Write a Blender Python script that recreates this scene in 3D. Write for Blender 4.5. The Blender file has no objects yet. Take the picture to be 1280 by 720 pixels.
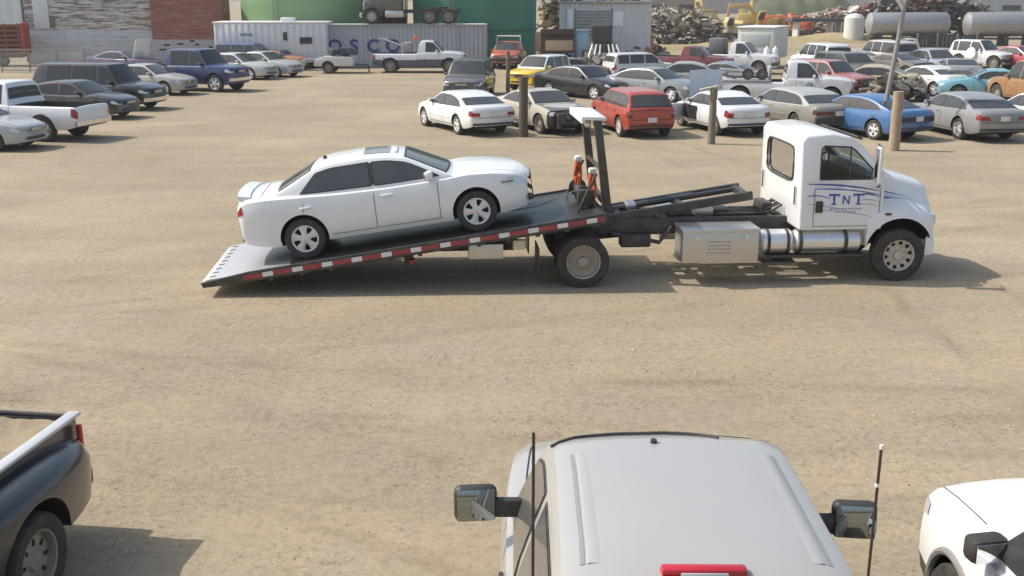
import bpy, bmesh, math, random
import numpy as np
from mathutils import Vector, Matrix, Euler

random.seed(7)
SC = bpy.context.scene
COL = SC.collection
R = math.radians

# ------------------------------------------------------------------ camera
FOCAL = 1350.0
PITCH = math.atan(368 / FOCAL)
CAM_H = 4.72 * math.cos(PITCH)
cam_data = bpy.data.cameras.new('camera')
cam = bpy.data.objects.new('camera', cam_data)
COL.objects.link(cam)
cam.location = (0, 0, CAM_H)
cam.rotation_euler = (math.pi / 2 - PITCH, 0, 0)
cam_data.sensor_width = 36
cam_data.lens = 36 * FOCAL / 1280
cam_data.clip_start = 0.1
cam_data.clip_end = 4000
SC.camera = cam
SC.render.resolution_x, SC.render.resolution_y = 1024, 576

# ------------------------------------------------------------------ world, sun, exposure
TO_SUN = Vector((-2.2, 0.38, 2.4)).normalized()
elev = math.asin(TO_SUN.z)
azim = math.atan2(TO_SUN.x, TO_SUN.y)
W = bpy.data.worlds.new('World')
SC.world = W
W.use_nodes = True
nt = W.node_tree
bg = nt.nodes['Background']
sky = nt.nodes.new('ShaderNodeTexSky')
sky.sky_type = 'NISHITA'
sky.sun_disc = False
sky.sun_elevation = elev
sky.sun_rotation = azim
sky.dust_density = 3.0
sky.air_density = 1.2
nt.links.new(sky.outputs[0], bg.inputs[0])
bg.inputs[1].default_value = 0.15
sun_data = bpy.data.lights.new('sun', 'SUN')
sun_data.energy = 3.6
sun_data.angle = R(0.6)
sun_data.color = (1.0, 0.955, 0.88)
sun = bpy.data.objects.new('sun', sun_data)
COL.objects.link(sun)
sun.location = (-40, 10, 60)
sun.rotation_euler = TO_SUN.to_track_quat('Z', 'Y').to_euler()
SC.view_settings.view_transform = 'Standard'
SC.view_settings.look = 'None'
SC.view_settings.exposure = 0.25
SC.view_settings.gamma = 1


def spot(px, py, z=0.0):
    """ground (or height z) position that a point of the 1280x720 photograph shows"""
    x = (px - 640) / FOCAL
    y = -(py - 360) / FOCAL
    c, s = math.cos(PITCH), math.sin(PITCH)
    d = Vector((x, c + y * s, -s + y * c))
    t = (z - CAM_H) / d.z
    return Vector((d.x * t, d.y * t, z))


# ------------------------------------------------------------------ materials
MATS = {}


def nodes_of(name):
    m = bpy.data.materials.new(name)
    m.use_nodes = True
    n = m.node_tree.nodes
    return m, n, m.node_tree.links, n['Principled BSDF']


def mat(name, col, rough=0.5, metal=0.0, vary=0.0, scale=6.0, bump=0.0, spec=0.5, coat=0.0, dust=0.0, dcol=(0.42, 0.36, 0.27), emis=0.0):
    if name in MATS:
        return MATS[name]
    m, n, l, p = nodes_of(name)
    p.inputs['Base Color'].default_value = (*col, 1)
    p.inputs['Roughness'].default_value = rough
    p.inputs['Metallic'].default_value = metal
    p.inputs['Specular IOR Level'].default_value = spec
    p.inputs['Coat Weight'].default_value = coat
    p.inputs['Coat Roughness'].default_value = 0.08
    if vary > 0 or dust > 0 or bump > 0:
        tc = n.new('ShaderNodeTexCoord')
        info = n.new('ShaderNodeObjectInfo')
        add = n.new('ShaderNodeVectorMath')
        add.operation = 'ADD'
        l.new(tc.outputs['Object'], add.inputs[0])
        mul = n.new('ShaderNodeMath')
        mul.operation = 'MULTIPLY'
        mul.inputs[1].default_value = 37.0
        l.new(info.outputs['Random'], mul.inputs[0])
        l.new(mul.outputs[0], add.inputs[1])
        no = n.new('ShaderNodeTexNoise')
        no.inputs['Scale'].default_value = scale
        no.inputs['Detail'].default_value = 6
        no.inputs['Roughness'].default_value = 0.65
        l.new(add.outputs[0], no.inputs['Vector'])
        src = None
        if vary > 0:
            mx = n.new('ShaderNodeMix')
            mx.data_type = 'RGBA'
            mx.inputs['A'].default_value = (*[c * (1 - vary) for c in col], 1)
            mx.inputs['B'].default_value = (*[min(1, c * (1 + vary)) for c in col], 1)
            l.new(no.outputs['Fac'], mx.inputs['Factor'])
            src = mx.outputs['Result']
        if dust > 0:
            ramp = n.new('ShaderNodeValToRGB')
            ramp.color_ramp.elements[0].position = 0.35
            ramp.color_ramp.elements[0].color = (dust * 0.35,) * 3 + (1,)
            ramp.color_ramp.elements[1].position = 0.75
            ramp.color_ramp.elements[1].color = (min(1, dust * 1.3),) * 3 + (1,)
            l.new(no.outputs['Fac'], ramp.inputs[0])
            md = n.new('ShaderNodeMix')
            md.data_type = 'RGBA'
            l.new(ramp.outputs[0], md.inputs['Factor'])
            if src:
                l.new(src, md.inputs['A'])
            else:
                md.inputs['A'].default_value = (*col, 1)
            md.inputs['B'].default_value = (*dcol, 1)
            src = md.outputs['Result']
            rr = n.new('ShaderNodeMapRange')
            rr.inputs['To Min'].default_value = rough
            rr.inputs['To Max'].default_value = min(1, rough + 0.35)
            l.new(ramp.outputs[0], rr.inputs['Value'])
            l.new(rr.outputs[0], p.inputs['Roughness'])
        if src:
            l.new(src, p.inputs['Base Color'])
        if bump > 0:
            b = n.new('ShaderNodeBump')
            b.inputs['Strength'].default_value = bump
            b.inputs['Distance'].default_value = 0.02
            l.new(no.outputs['Fac'], b.inputs['Height'])
            l.new(b.outputs[0], p.inputs['Normal'])
    MATS[name] = m
    return m


def paint(col, rough=0.28, dust=0.22, metal=0.0):
    key = 'paint_%.3f_%.3f_%.3f_%.2f_%.2f' % (*col, dust, metal)
    return mat(key, col, rough, metal, vary=0.05, scale=2.2, coat=0.6, dust=dust)


def corrugated(name, col, period=0.25, axis='X', dust=0.25, dcol=(0.3, 0.2, 0.13), vary=0.12, depth=0.05):
    """painted sheet steel: ribs as bump, streaked dirt and rust"""
    if name in MATS:
        return MATS[name]
    m, n, l, p = nodes_of(name)
    tc = n.new('ShaderNodeTexCoord')
    wv = n.new('ShaderNodeTexWave')
    wv.bands_direction = axis
    wv.inputs['Scale'].default_value = 2 * math.pi / (20 * period) * 1.0
    l.new(tc.outputs['Object'], wv.inputs['Vector'])
    b = n.new('ShaderNodeBump')
    b.inputs['Distance'].default_value = depth
    b.inputs['Strength'].default_value = 0.9
    l.new(wv.outputs['Fac'], b.inputs['Height'])
    l.new(b.outputs[0], p.inputs['Normal'])
    mp = n.new('ShaderNodeMapping')
    mp.inputs['Scale'].default_value = (1.2, 1.2, 0.35)
    l.new(tc.outputs['Object'], mp.inputs[0])
    no = n.new('ShaderNodeTexNoise')
    no.inputs['Scale'].default_value = 1.3
    no.inputs['Detail'].default_value = 8
    no.inputs['Roughness'].default_value = 0.7
    l.new(mp.outputs[0], no.inputs['Vector'])
    ramp = n.new('ShaderNodeValToRGB')
    ramp.color_ramp.elements[0].position = 0.42
    ramp.color_ramp.elements[0].color = (0, 0, 0, 1)
    ramp.color_ramp.elements[1].position = 0.72
    ramp.color_ramp.elements[1].color = (dust * 2, dust * 2, dust * 2, 1)
    l.new(no.outputs['Fac'], ramp.inputs[0])
    mx = n.new('ShaderNodeMix')
    mx.data_type = 'RGBA'
    mx.inputs['A'].default_value = (*col, 1)
    mx.inputs['B'].default_value = (*dcol, 1)
    l.new(ramp.outputs[0], mx.inputs['Factor'])
    l.new(mx.outputs['Result'], p.inputs['Base Color'])
    p.inputs['Roughness'].default_value = 0.55
    MATS[name] = m
    return m


def clapboard(name, base, under, pale, amount=0.5, board=0.16, extra=None):
    """old boarding: paint flaking off in long horizontal scraps"""
    if name in MATS:
        return MATS[name]
    m, n, l, p = nodes_of(name)
    tc = n.new('ShaderNodeTexCoord')

    def ns(sc, scale, det=7, rough=0.7):
        mp = n.new('ShaderNodeMapping')
        mp.inputs['Scale'].default_value = sc
        l.new(tc.outputs['Object'], mp.inputs[0])
        q = n.new('ShaderNodeTexNoise')
        q.inputs['Scale'].default_value = scale
        q.inputs['Detail'].default_value = det
        q.inputs['Roughness'].default_value = rough
        l.new(mp.outputs[0], q.inputs['Vector'])
        return q.outputs['Fac']

    def rp(src, a, b):
        r = n.new('ShaderNodeValToRGB')
        r.color_ramp.elements[0].position = a
        r.color_ramp.elements[1].position = b
        l.new(src, r.inputs[0])
        return r.outputs[0]

    def mx(a, b, f):
        x = n.new('ShaderNodeMix')
        x.data_type = 'RGBA'
        for k, v in (('A', a), ('B', b)):
            if isinstance(v, tuple):
                x.inputs[k].default_value = (*v, 1)
            else:
                l.new(v, x.inputs[k])
        l.new(f, x.inputs['Factor'])
        return x.outputs['Result']
    c = mx(base, pale, rp(ns((0.25, 1, 2.2), 1.5), 0.42, 0.60))
    c = mx(c, under, rp(ns((0.45, 1, 4.5), 1.6, 8, 0.75), 0.62 - amount * 0.2, 0.70 - amount * 0.2))
    if extra:
        c = mx(c, extra, rp(ns((0.3, 1, 3.0), 0.9, 4), 0.60, 0.68))
    l.new(c, p.inputs['Base Color'])
    p.inputs['Roughness'].default_value = 0.85
    wv = n.new('ShaderNodeTexWave')
    wv.bands_direction = 'Z'
    wv.wave_profile = 'SAW'
    wv.inputs['Scale'].default_value = 2 * math.pi / (20 * board)
    l.new(tc.outputs['Object'], wv.inputs['Vector'])
    b = n.new('ShaderNodeBump')
    b.inputs['Distance'].default_value = 0.02
    b.inputs['Strength'].default_value = 0.6
    l.new(wv.outputs['Fac'], b.inputs['Height'])
    l.new(b.outputs[0], p.inputs['Normal'])
    MATS[name] = m
    return m


def glass_clear(name='clear_glass', tint=(0.62, 0.68, 0.66)):
    if name in MATS:
        return MATS[name]
    m = bpy.data.materials.new(name)
    m.use_nodes = True
    n, l = m.node_tree.nodes, m.node_tree.links
    n.clear()
    out = n.new('ShaderNodeOutputMaterial')
    tr = n.new('ShaderNodeBsdfTransparent')
    tr.inputs[0].default_value = (*tint, 1)
    gl = n.new('ShaderNodeBsdfGlossy')
    gl.inputs['Roughness'].default_value = 0.05
    fr = n.new('ShaderNodeFresnel')
    fr.inputs[0].default_value = 1.5
    mx = n.new('ShaderNodeMixShader')
    l.new(fr.outputs[0], mx.inputs[0])
    l.new(tr.outputs[0], mx.inputs[1])
    l.new(gl.outputs[0], mx.inputs[2])
    l.new(mx.outputs[0], out.inputs[0])
    MATS[name] = m
    return m


GLASS = mat('tinted_glass', (0.028, 0.033, 0.035), 0.08, spec=0.6, dust=0.13, dcol=(0.30, 0.28, 0.24), scale=1.5)
GLASS_D = mat('dark_glass', (0.012, 0.014, 0.016), 0.08, spec=0.5, dust=0.06, dcol=(0.30, 0.28, 0.24), scale=1.5)
GLASS_N = mat('side_glass', (0.10, 0.10, 0.095), 0.05, spec=0.9, dust=0.12, dcol=(0.35, 0.32, 0.27), scale=2)
RUBBER = mat('tyre_rubber', (0.022, 0.021, 0.02), 0.85, vary=0.2, dust=0.10, scale=9)
BLACK = mat('black_plastic', (0.018, 0.018, 0.019), 0.5, dust=0.10)
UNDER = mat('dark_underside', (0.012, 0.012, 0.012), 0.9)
ALLOY = mat('alloy_wheel', (0.72, 0.72, 0.71), 0.35, 0.35, dust=0.08)
STEELRIM = mat('steel_wheel', (0.25, 0.235, 0.21), 0.5, 0.4, dust=0.35)
CHROME = mat('chrome', (0.75, 0.75, 0.76), 0.14, 1.0)
ALU = mat('bare_aluminium', (0.62, 0.62, 0.61), 0.33, 0.85, vary=0.08, dust=0.15)
REDLENS = mat('red_lens', (0.30, 0.012, 0.014), 0.15, coat=0.5)
DARKRED = mat('dark_red_lens', (0.10, 0.010, 0.012), 0.25, coat=0.5)
AMBER = mat('amber_lens', (0.70, 0.22, 0.02), 0.2, coat=0.5)
LENS = mat('headlamp_lens', (0.62, 0.64, 0.64), 0.08, 0.3, coat=1.0)
PLATE = mat('licence_plate', (0.66, 0.66, 0.64), 0.4)
SEAM = mat('panel_gap', (0.02, 0.02, 0.02), 0.8)
MIRROR = mat('mirror_glass', (0.72, 0.74, 0.75), 0.02, 1.0)
BLACKSTEEL = mat('black_steel', (0.022, 0.022, 0.024), 0.42, 0.2, vary=0.25, dust=0.16, scale=5)
WHITEPAINT = (0.80, 0.81, 0.81)


# ------------------------------------------------------------------ mesh helpers
class MB:
    def __init__(self):
        self.v, self.f, self.m = [], [], []

    def add(self, verts, faces, mi=0, M=None):
        o = len(self.v)
        if M is not None:
            verts = [tuple(M @ Vector(q)) for q in verts]
        self.v += [tuple(map(float, q)) for q in verts]
        self.f += [tuple(i + o for i in f) for f in faces]
        self.m += [mi] * len(faces)
        return self

    def box(self, c, s, mi=0, bevel=0.0, rot=None, seg=2):
        M = Matrix.Translation(Vector(c))
        if rot is not None:
            M = M @ Euler(rot).to_matrix().to_4x4()
        if bevel <= 0:
            x, y, z = s[0] / 2, s[1] / 2, s[2] / 2
            vs = [(a * x, b * y, d * z) for a in (-1, 1) for b in (-1, 1) for d in (-1, 1)]
            fs = [(0, 1, 3, 2), (4, 6, 7, 5), (0, 4, 5, 1), (2, 3, 7, 6), (0, 2, 6, 4), (1, 5, 7, 3)]
            return self.add(vs, fs, mi, M)
        bm = bmesh.new()
        bmesh.ops.create_cube(bm, size=1.0)
        for q in bm.verts:
            q.co = Vector((q.co.x * s[0], q.co.y * s[1], q.co.z * s[2]))
        bmesh.ops.bevel(bm, geom=bm.edges[:], offset=min(bevel, min(s) * 0.49), segments=seg, profile=0.5, affect='EDGES')
        return self.bm(bm, mi, M)

    def bm(self, bm, mi=0, M=None):
        bm.verts.index_update()
        vs = [tuple(q.co) for q in bm.verts]
        fs = [tuple(q.index for q in f.verts) for f in bm.faces]
        bm.free()
        return self.add(vs, fs, mi, M)

    def prism(self, poly, y0, y1, mi=0, M=None, bevel=0.0, seg=2):
        """polygon in (x, z) extruded along y"""
        n = len(poly)
        vs = [(p[0], y0, p[1]) for p in poly] + [(p[0], y1, p[1]) for p in poly]
        fs = [tuple(range(n)), tuple(range(2 * n - 1, n - 1, -1))]
        fs += [(i, i + n, (i + 1) % n + n, (i + 1) % n) for i in range(n)]
        bm = bmesh.new()
        bv = [bm.verts.new(q) for q in vs]
        for f in fs:
            bm.faces.new([bv[i] for i in f])
        bmesh.ops.recalc_face_normals(bm, faces=bm.faces[:])
        if bevel > 0:
            bmesh.ops.bevel(bm, geom=bm.edges[:], offset=bevel, segments=seg, profile=0.5, affect='EDGES', clamp_overlap=True)
        return self.bm(bm, mi, M)

    def tube(self, pts, r, n=8, mi=0):
        pts = [Vector(p) for p in pts]
        rs = r if isinstance(r, (list, tuple)) else [r] * len(pts)
        vs, fs = [], []
        for i, p in enumerate(pts):
            t = (pts[min(i + 1, len(pts) - 1)] - pts[max(i - 1, 0)]).normalized()
            a = t.cross(Vector((0, 0, 1)))
            if a.length < 0.05:
                a = t.cross(Vector((0, 1, 0)))
            a.normalize()
            b = t.cross(a)
            for k in range(n):
                an = 2 * math.pi * k / n
                vs.append(tuple(p + (a * math.cos(an) + b * math.sin(an)) * rs[i]))
        for i in range(len(pts) - 1):
            for k in range(n):
                fs.append((i * n + k, i * n + (k + 1) % n, (i + 1) * n + (k + 1) % n, (i + 1) * n + k))
        fs.append(tuple(range(n - 1, -1, -1)))
        fs.append(tuple(range((len(pts) - 1) * n, len(pts) * n)))
        return self.add(vs, fs, mi)

    def lathe(self, prof, n=28, mi=0, M=None, closed=False):
        """profile of (radius, y) spun round the y axis"""
        vs, fs = [], []
        for (r, y) in prof:
            for k in range(n):
                a = 2 * math.pi * k / n
                vs.append((r * math.cos(a), y, r * math.sin(a)))
        for i in range(len(prof) - 1 + (1 if closed else 0)):
            j = (i + 1) % len(prof)
            for k in range(n):
                fs.append((i * n + k, i * n + (k + 1) % n, j * n + (k + 1) % n, j * n + k))
        if not closed:
            fs.append(tuple(range(n)))
            fs.append(tuple(range(len(prof) * n - 1, (len(prof) - 1) * n - 1, -1)))
        return self.add(vs, fs, mi, M)

    def loft(self, rings, mi=0, cap=True, close=True):
        n = len(rings[0])
        vs = [q for r in rings for q in r]
        fs = []
        for i in range(len(rings) - 1):
            for k in range(n if close else n - 1):
                fs.append((i * n + k, i * n + (k + 1) % n, (i + 1) * n + (k + 1) % n, (i + 1) * n + k))
        if cap:
            fs.append(tuple(range(n - 1, -1, -1)))
            fs.append(tuple(range((len(rings) - 1) * n, len(rings) * n)))
        return self.add(vs, fs, mi)

    def grid(self, pts, mi=0):
        """rows of points -> sheet"""
        nr, nc = len(pts), len(pts[0])
        vs = [q for r in pts for q in r]
        fs = [(i * nc + j, i * nc + j + 1, (i + 1) * nc + j + 1, (i + 1) * nc + j) for i in range(nr - 1) for j in range(nc - 1)]
        return self.add(vs, fs, mi)

    def mesh(self, name, mats, angle=35):
        me = bpy.data.meshes.new(name)
        me.from_pydata(self.v, [], self.f)
        for q in (mats if isinstance(mats, (list, tuple)) else [mats]):
            me.materials.append(q)
        me.polygons.foreach_set('material_index', self.m)
        bm = bmesh.new()
        bm.from_mesh(me)
        bmesh.ops.recalc_face_normals(bm, faces=bm.faces[:])
        bm.to_mesh(me)
        bm.free()
        finish(me, angle)
        return me

    def build(self, name, mats, parent=None, angle=35):
        return link(name, self.mesh(name, mats, angle), parent)


def finish(me, angle=35):
    me.polygons.foreach_set('use_smooth', [True] * len(me.polygons))
    me.set_sharp_from_angle(angle=R(angle))
    me.update()


def link(name, me, parent=None):
    o = bpy.data.objects.new(name, me)
    COL.objects.link(o)
    if parent is not None:
        o.parent = parent
    return o


def tag(o, label=None, cat=None, group=None, kind=None):
    if label:
        o['label'] = label
    if cat:
        o['category'] = cat
    if group:
        o['group'] = group
    if kind:
        o['kind'] = kind
    return o


def thing(name, label, cat, loc, heading=0.0, group=None, pitch=0.0, roll=0.0):
    o = bpy.data.objects.new(name, None)
    o.empty_display_size = 0.3
    COL.objects.link(o)
    o.location = loc
    o.rotation_euler = (R(roll), R(-pitch), R(heading))
    return tag(o, label, cat, group)


def boolean(me, cutters, op='DIFFERENCE'):
    """cut the meshes in cutters out of me, return the new mesh"""
    a = bpy.data.objects.new('work', me)
    COL.objects.link(a)
    obs = [a]
    for c in cutters:
        b = bpy.data.objects.new('cutter', c)
        COL.objects.link(b)
        obs.append(b)
        md = a.modifiers.new('cut', 'BOOLEAN')
        md.operation = op
        md.object = b
        md.solver = 'EXACT'
    dg = bpy.context.evaluated_depsgraph_get()
    dg.update()
    res = bpy.data.meshes.new_from_object(a.evaluated_get(dg))
    for o in obs:
        bpy.data.objects.remove(o)
    for c in cutters:
        bpy.data.meshes.remove(c)
    return res


def smooth(pts, w):
    pts = sorted(pts, key=lambda p: p[0])
    xs = np.array([p[0] for p in pts], float)
    zs = np.array([p[1] for p in pts], float)
    k = np.linspace(-1, 1, 9) * w

    def f(x):
        return float(np.mean(np.interp(x + k, xs, zs)))
    return f


def text_mesh(body, size, extrude=0.004, offset=0.0):
    cu = bpy.data.curves.new('lettering', 'FONT')
    cu.body = body
    cu.size = size
    cu.extrude = extrude
    cu.offset = offset
    cu.align_x = 'CENTER'
    o = bpy.data.objects.new('lettering', cu)
    COL.objects.link(o)
    dg = bpy.context.evaluated_depsgraph_get()
    dg.update()
    me = bpy.data.meshes.new_from_object(o.evaluated_get(dg))
    bpy.data.objects.remove(o)
    return me


# ------------------------------------------------------------------ wheels
WHEELS = {}


def wheel_meshes(r, w, style):
    key = (round(r, 3), round(w, 3), style)
    if key in WHEELS:
        return WHEELS[key]
    rr = r * (0.66 if style != 'truck' else 0.60)
    t = MB()
    h = w / 2
    t.lathe([(rr * 0.97, -h * 0.7), (rr * 1.02, -h * 0.86), (r * 0.86, -h), (r * 0.955, -h * 0.94), (r, -h * 0.72), (r * 1.0, -h * 0.2), (r * 0.985, -h * 0.15),
             (r * 0.985, h * 0.15), (r, h * 0.2), (r, h * 0.72), (r * 0.955, h * 0.94), (r * 0.86, h), (rr * 1.02, h * 0.86), (rr * 0.97, h * 0.7)], 40, 0, closed=True)
    tyre = t.mesh('wheel', [RUBBER], 40)
    m = MB()
    if style == 'truck':          # dished disc with hand holes
        m.lathe([(0.0, h * 0.75), (rr * 0.26, h * 0.73), (rr * 0.30, h * 0.35), (rr * 0.62, h * 0.30), (rr * 0.68, h * 0.42), (rr * 0.90, h * 0.5), (rr * 0.93, h * 0.85), (rr, h * 0.9), (rr, h * 0.55), (0.0, -h * 0.5)], 36, 0)
        for k in range(10):
            a = 2 * math.pi * (k + 0.5) / 10
            m.lathe([(0.034, h * 0.40), (0.034, h * 0.505), (0.0, h * 0.51)], 10, 1, Matrix.Translation((rr * 0.79 * math.cos(a), 0, rr * 0.79 * math.sin(a))))
        for k in range(8):
            a = 2 * math.pi * k / 8
            m.lathe([(0.016, h * 0.2), (0.016, h * 0.50), (0.0, h * 0.52)], 6, 0, Matrix.Translation((rr * 0.46 * math.cos(a), 0, rr * 0.46 * math.sin(a))))
        mats = [mat('truck_wheel_disc', (0.58, 0.54, 0.46), 0.45, 0.4, vary=0.1, dust=0.25), UNDER]
    elif style == 'truck_rear':
        m.lathe([(0.0, h * 1.15), (rr * 0.22, h * 1.13), (rr * 0.30, h * 1.0), (rr * 0.32, h * 0.15), (rr * 0.60, h * 0.02), (rr * 0.86, h * 0.05), (rr * 0.92, h * 0.8), (rr, h * 0.9), (rr, h * 0.4), (0.0, -h * 0.6)], 36, 0)
        for k in range(8):
            a = 2 * math.pi * k / 8
            m.lathe([(0.016, -h * 0.1), (0.016, h * 0.28), (0.0, h * 0.3)], 6, 0, Matrix.Translation((rr * 0.5 * math.cos(a), 0, rr * 0.5 * math.sin(a))))
        mats = [mat('rear_wheel_disc', (0.36, 0.33, 0.28), 0.5, 0.4, vary=0.2, dust=0.3), UNDER]
    elif style == 'steel':
        m.lathe([(0.0, h * 0.62), (rr * 0.28, h * 0.60), (rr * 0.36, h * 0.42), (rr * 0.72, h * 0.46), (rr * 0.88, h * 0.30), (rr * 0.93, h * 0.78), (rr, h * 0.84), (rr, h * 0.3), (0.0, -h * 0.3)], 32, 0)
        for k in range(8):
            a = 2 * math.pi * k / 8
            m.box((rr * 0.62 * math.cos(a), h * 0.455, rr * 0.62 * math.sin(a)), (0.05, 0.012, 0.03), 1, rot=(0, -a, 0))
        mats = [STEELRIM, UNDER]
    else:                         # five wide spokes over a dark barrel
        m.lathe([(0.0, h * 0.35), (rr * 0.85, h * 0.30), (rr * 0.92, h * 0.5), (rr * 0.9, h * 0.2), (0.0, -h * 0.3)], 32, 1)
        m.lathe([(rr * 0.86, h * 0.62), (rr * 0.90, h * 0.86), (rr, h * 0.90), (rr, h * 0.5), (rr * 0.88, h * 0.4)], 36, 0, closed=True)
        m.lathe([(0.0, h * 0.92), (rr * 0.18, h * 0.90), (rr * 0.30, h * 0.80), (rr * 0.30, h * 0.3)], 24, 0)
        n = 5 if style == 'alloy' else 6
        for k in range(n):
            a = 2 * math.pi * k / n + math.pi / 2
            M = Matrix.Rotation(-a, 4, 'Y')
            w0, w1 = rr * 0.21, rr * 0.36
            pts = []
            for (x, yy, ww) in ((rr * 0.18, h * 0.86, w0), (rr * 0.5, h * 0.80, w0 * 0.95), (rr * 0.9, h * 0.74, w1)):
                pts.append([(x, yy - h * 0.3, -ww), (x, yy - 0.008, -ww), (x, yy, -ww * 0.75), (x, yy, ww * 0.75), (x, yy - 0.008, ww), (x, yy - h * 0.3, ww)])
            vs = [tuple(M @ Vector(q)) for r_ in pts for q in r_]
            m.loft([vs[i * 6:(i + 1) * 6] for i in range(3)], 0)
        mats = [ALLOY, UNDER]
    rim = m.mesh('rim', mats, 40)
    WHEELS[key] = (tyre, rim)
    return WHEELS[key]


def put_wheel(parent, x, y, r, w, style, steer=0.0, z=None):
    ty, ri = wheel_meshes(r, w, style)
    o = link('wheel', ty, parent)
    o.location = (x, y, r if z is None else z)
    o.rotation_euler = (0, random.uniform(0, 3), (0 if y > 0 else math.pi) + steer)
    link('rim', ri, o)
    return o


# ------------------------------------------------------------------ parametric cars
class Car:
    def __init__(s, sp):
        s.sp = sp
        s.wb, s.W, s.H = sp['wb'], sp['W'], sp['H']
        s.xf = s.wb / 2 + sp['fo']
        s.xr = -s.wb / 2 - sp['ro']
        s.r = sp['r']
        s.low = smooth(sp['low'], 0.06)
        s.gh = smooth(sp['gh'], 0.055)
        s.belt = sp['belt']
        xf, xr, hw = s.xf, s.xr, s.W / 2
        nose = sp.get('nose', 0.84)
        s.hwf = smooth([(xr, hw * sp.get('tailw', 0.90)), (xr + 0.35, hw * 0.975), (xr + 1.0, hw), (xf - 1.1, hw), (xf - 0.45, hw * 0.96), (xf, hw * nose)], 0.14)
        g = sp.get('clear', 0.20)
        s.zb = smooth([(xr, g + 0.14), (xr + 0.5, g + 0.03), (xf - 0.5, g), (xf, g + 0.04)], 0.1)
        s.tum = sp.get('tum', 0.36)
        s.bowf, s.bowr = sp.get('bowf', 0.20), sp.get('bowr', 0.10)
        s.shoulder = sp.get('shoulder', 0.93)

    def warp(s, x, y):
        u = (y / (s.W / 2)) ** 2
        f = min(1, max(0, (x - (s.xf - 1.0)) / 1.0))
        b = min(1, max(0, ((s.xr + 0.9) - x) / 0.9))
        return x - s.bowf * f * f * u + s.bowr * b * b * u

    def gwarp(s, x, y):
        u = (y / (s.W / 2)) ** 2
        mid = 0.5 * (s.sp['gh'][0][0] + s.sp['gh'][-1][0])
        half = 0.5 * abs(s.sp['gh'][-1][0] - s.sp['gh'][0][0])
        t = max(-1, min(1, (x - mid) / half))
        return x - (s.sp.get('wsbow', 0.16) * t ** 3 if t > 0 else s.sp.get('rwbow', 0.10) * t ** 3) * u

    def section(s, x):
        w, b, t = s.hwf(x), s.zb(x), s.low(x)
        d = min(x - s.xr, s.xf - x)
        e = 0.12
        if d < e:
            q = math.sqrt(max(0, 1 - (1 - d / e) ** 2))
            w *= 0.93 + 0.07 * q
            t -= 0.06 * (1 - q)
            b += 0.05 * (1 - q)
        sh = t - 0.05
        hgt = sh - b
        k = s.shoulder
        return [(0, b), (0.78 * w, b), (0.91 * w, b + 0.02), (0.965 * w, b + 0.16 * hgt), (0.995 * w, b + 0.36 * hgt), (1.0 * w, b + 0.56 * hgt), (0.992 * w, b + 0.74 * hgt),
                (0.972 * w, b + 0.90 * hgt), ((k + 0.02) * w, b + hgt), ((k - 0.06) * w, t - 0.008), (0.6 * w, t + 0.008), (0.3 * w, t + 0.016), (0, t + 0.018)]

    def body_y(s, x, z):
        sec = s.section(x)[2:9]
        return float(np.interp(z, [p[1] for p in sec], [p[0] for p in sec]))

    def top_z(s, x, y):
        sec = s.section(x)[8:]
        return float(np.interp(-abs(y), [-p[0] for p in sec], [p[1] for p in sec]))

    def gsection(s, x):
        zt = s.gh(x)
        z0 = min(s.low(x), s.belt + 0.1) - 0.06
        h = max(zt - z0, 0.02)
        k = min(1, h / 0.25)
        w0 = s.hwf(x) * (s.shoulder - 0.01)

        def yy(z):
            return w0 - s.tum * max(0, z - s.belt) - 0.25 * s.tum * max(0, z - s.belt) ** 2
        ze = zt - 0.045 * k
        rr = 0.05 * k
        out = [(0, z0), (w0, z0)]
        za = max(z0 + 0.005, ze - rr)
        for f in (0.34, 0.67, 1.0):
            z = z0 + (za - z0) * f
            out.append((yy(z), z))
        ye = yy(ze)
        cr = s.sp.get('crown', 0.0)
        out += [(ye - 0.012 * k, ze), (ye - 0.05 * k, ze + 0.018 * k), (ye * 0.78, zt - 0.012 * k + cr * k * 0.35), (ye * 0.42, zt - 0.003 * k + cr * k * 0.8), (0, zt + cr * k)]
        return out

    def g_side(s, x, z):
        sec = s.gsection(x)[1:6]
        return float(np.interp(z, [p[1] for p in sec], [p[0] for p in sec]))

    def g_edge(s, x):
        return s.gsection(x)[6][0]

    def g_top(s, x, y):
        sec = s.gsection(x)[5:]
        return float(np.interp(-abs(y), [-p[0] for p in sec], [p[1] for p in sec]))

    def shell(s, secf, xs, warp):
        rings = []
        for x in xs:
            h = secf(x)
            ring = [(warp(x, y), y, z) for (y, z) in h] + [(warp(x, y), -y, z) for (y, z) in h[-2:0:-1]]
            rings.append(ring)
        return MB().loft(rings)


def stations(a, b, n, ends):
    xs = list(np.linspace(a, b, n)) + [a + e for e in ends] + [b - e for e in ends]
    xs = sorted(xs)
    out = [xs[0]]
    for x in xs[1:]:
        if x - out[-1] > 0.004:
            out.append(x)
    return out


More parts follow.
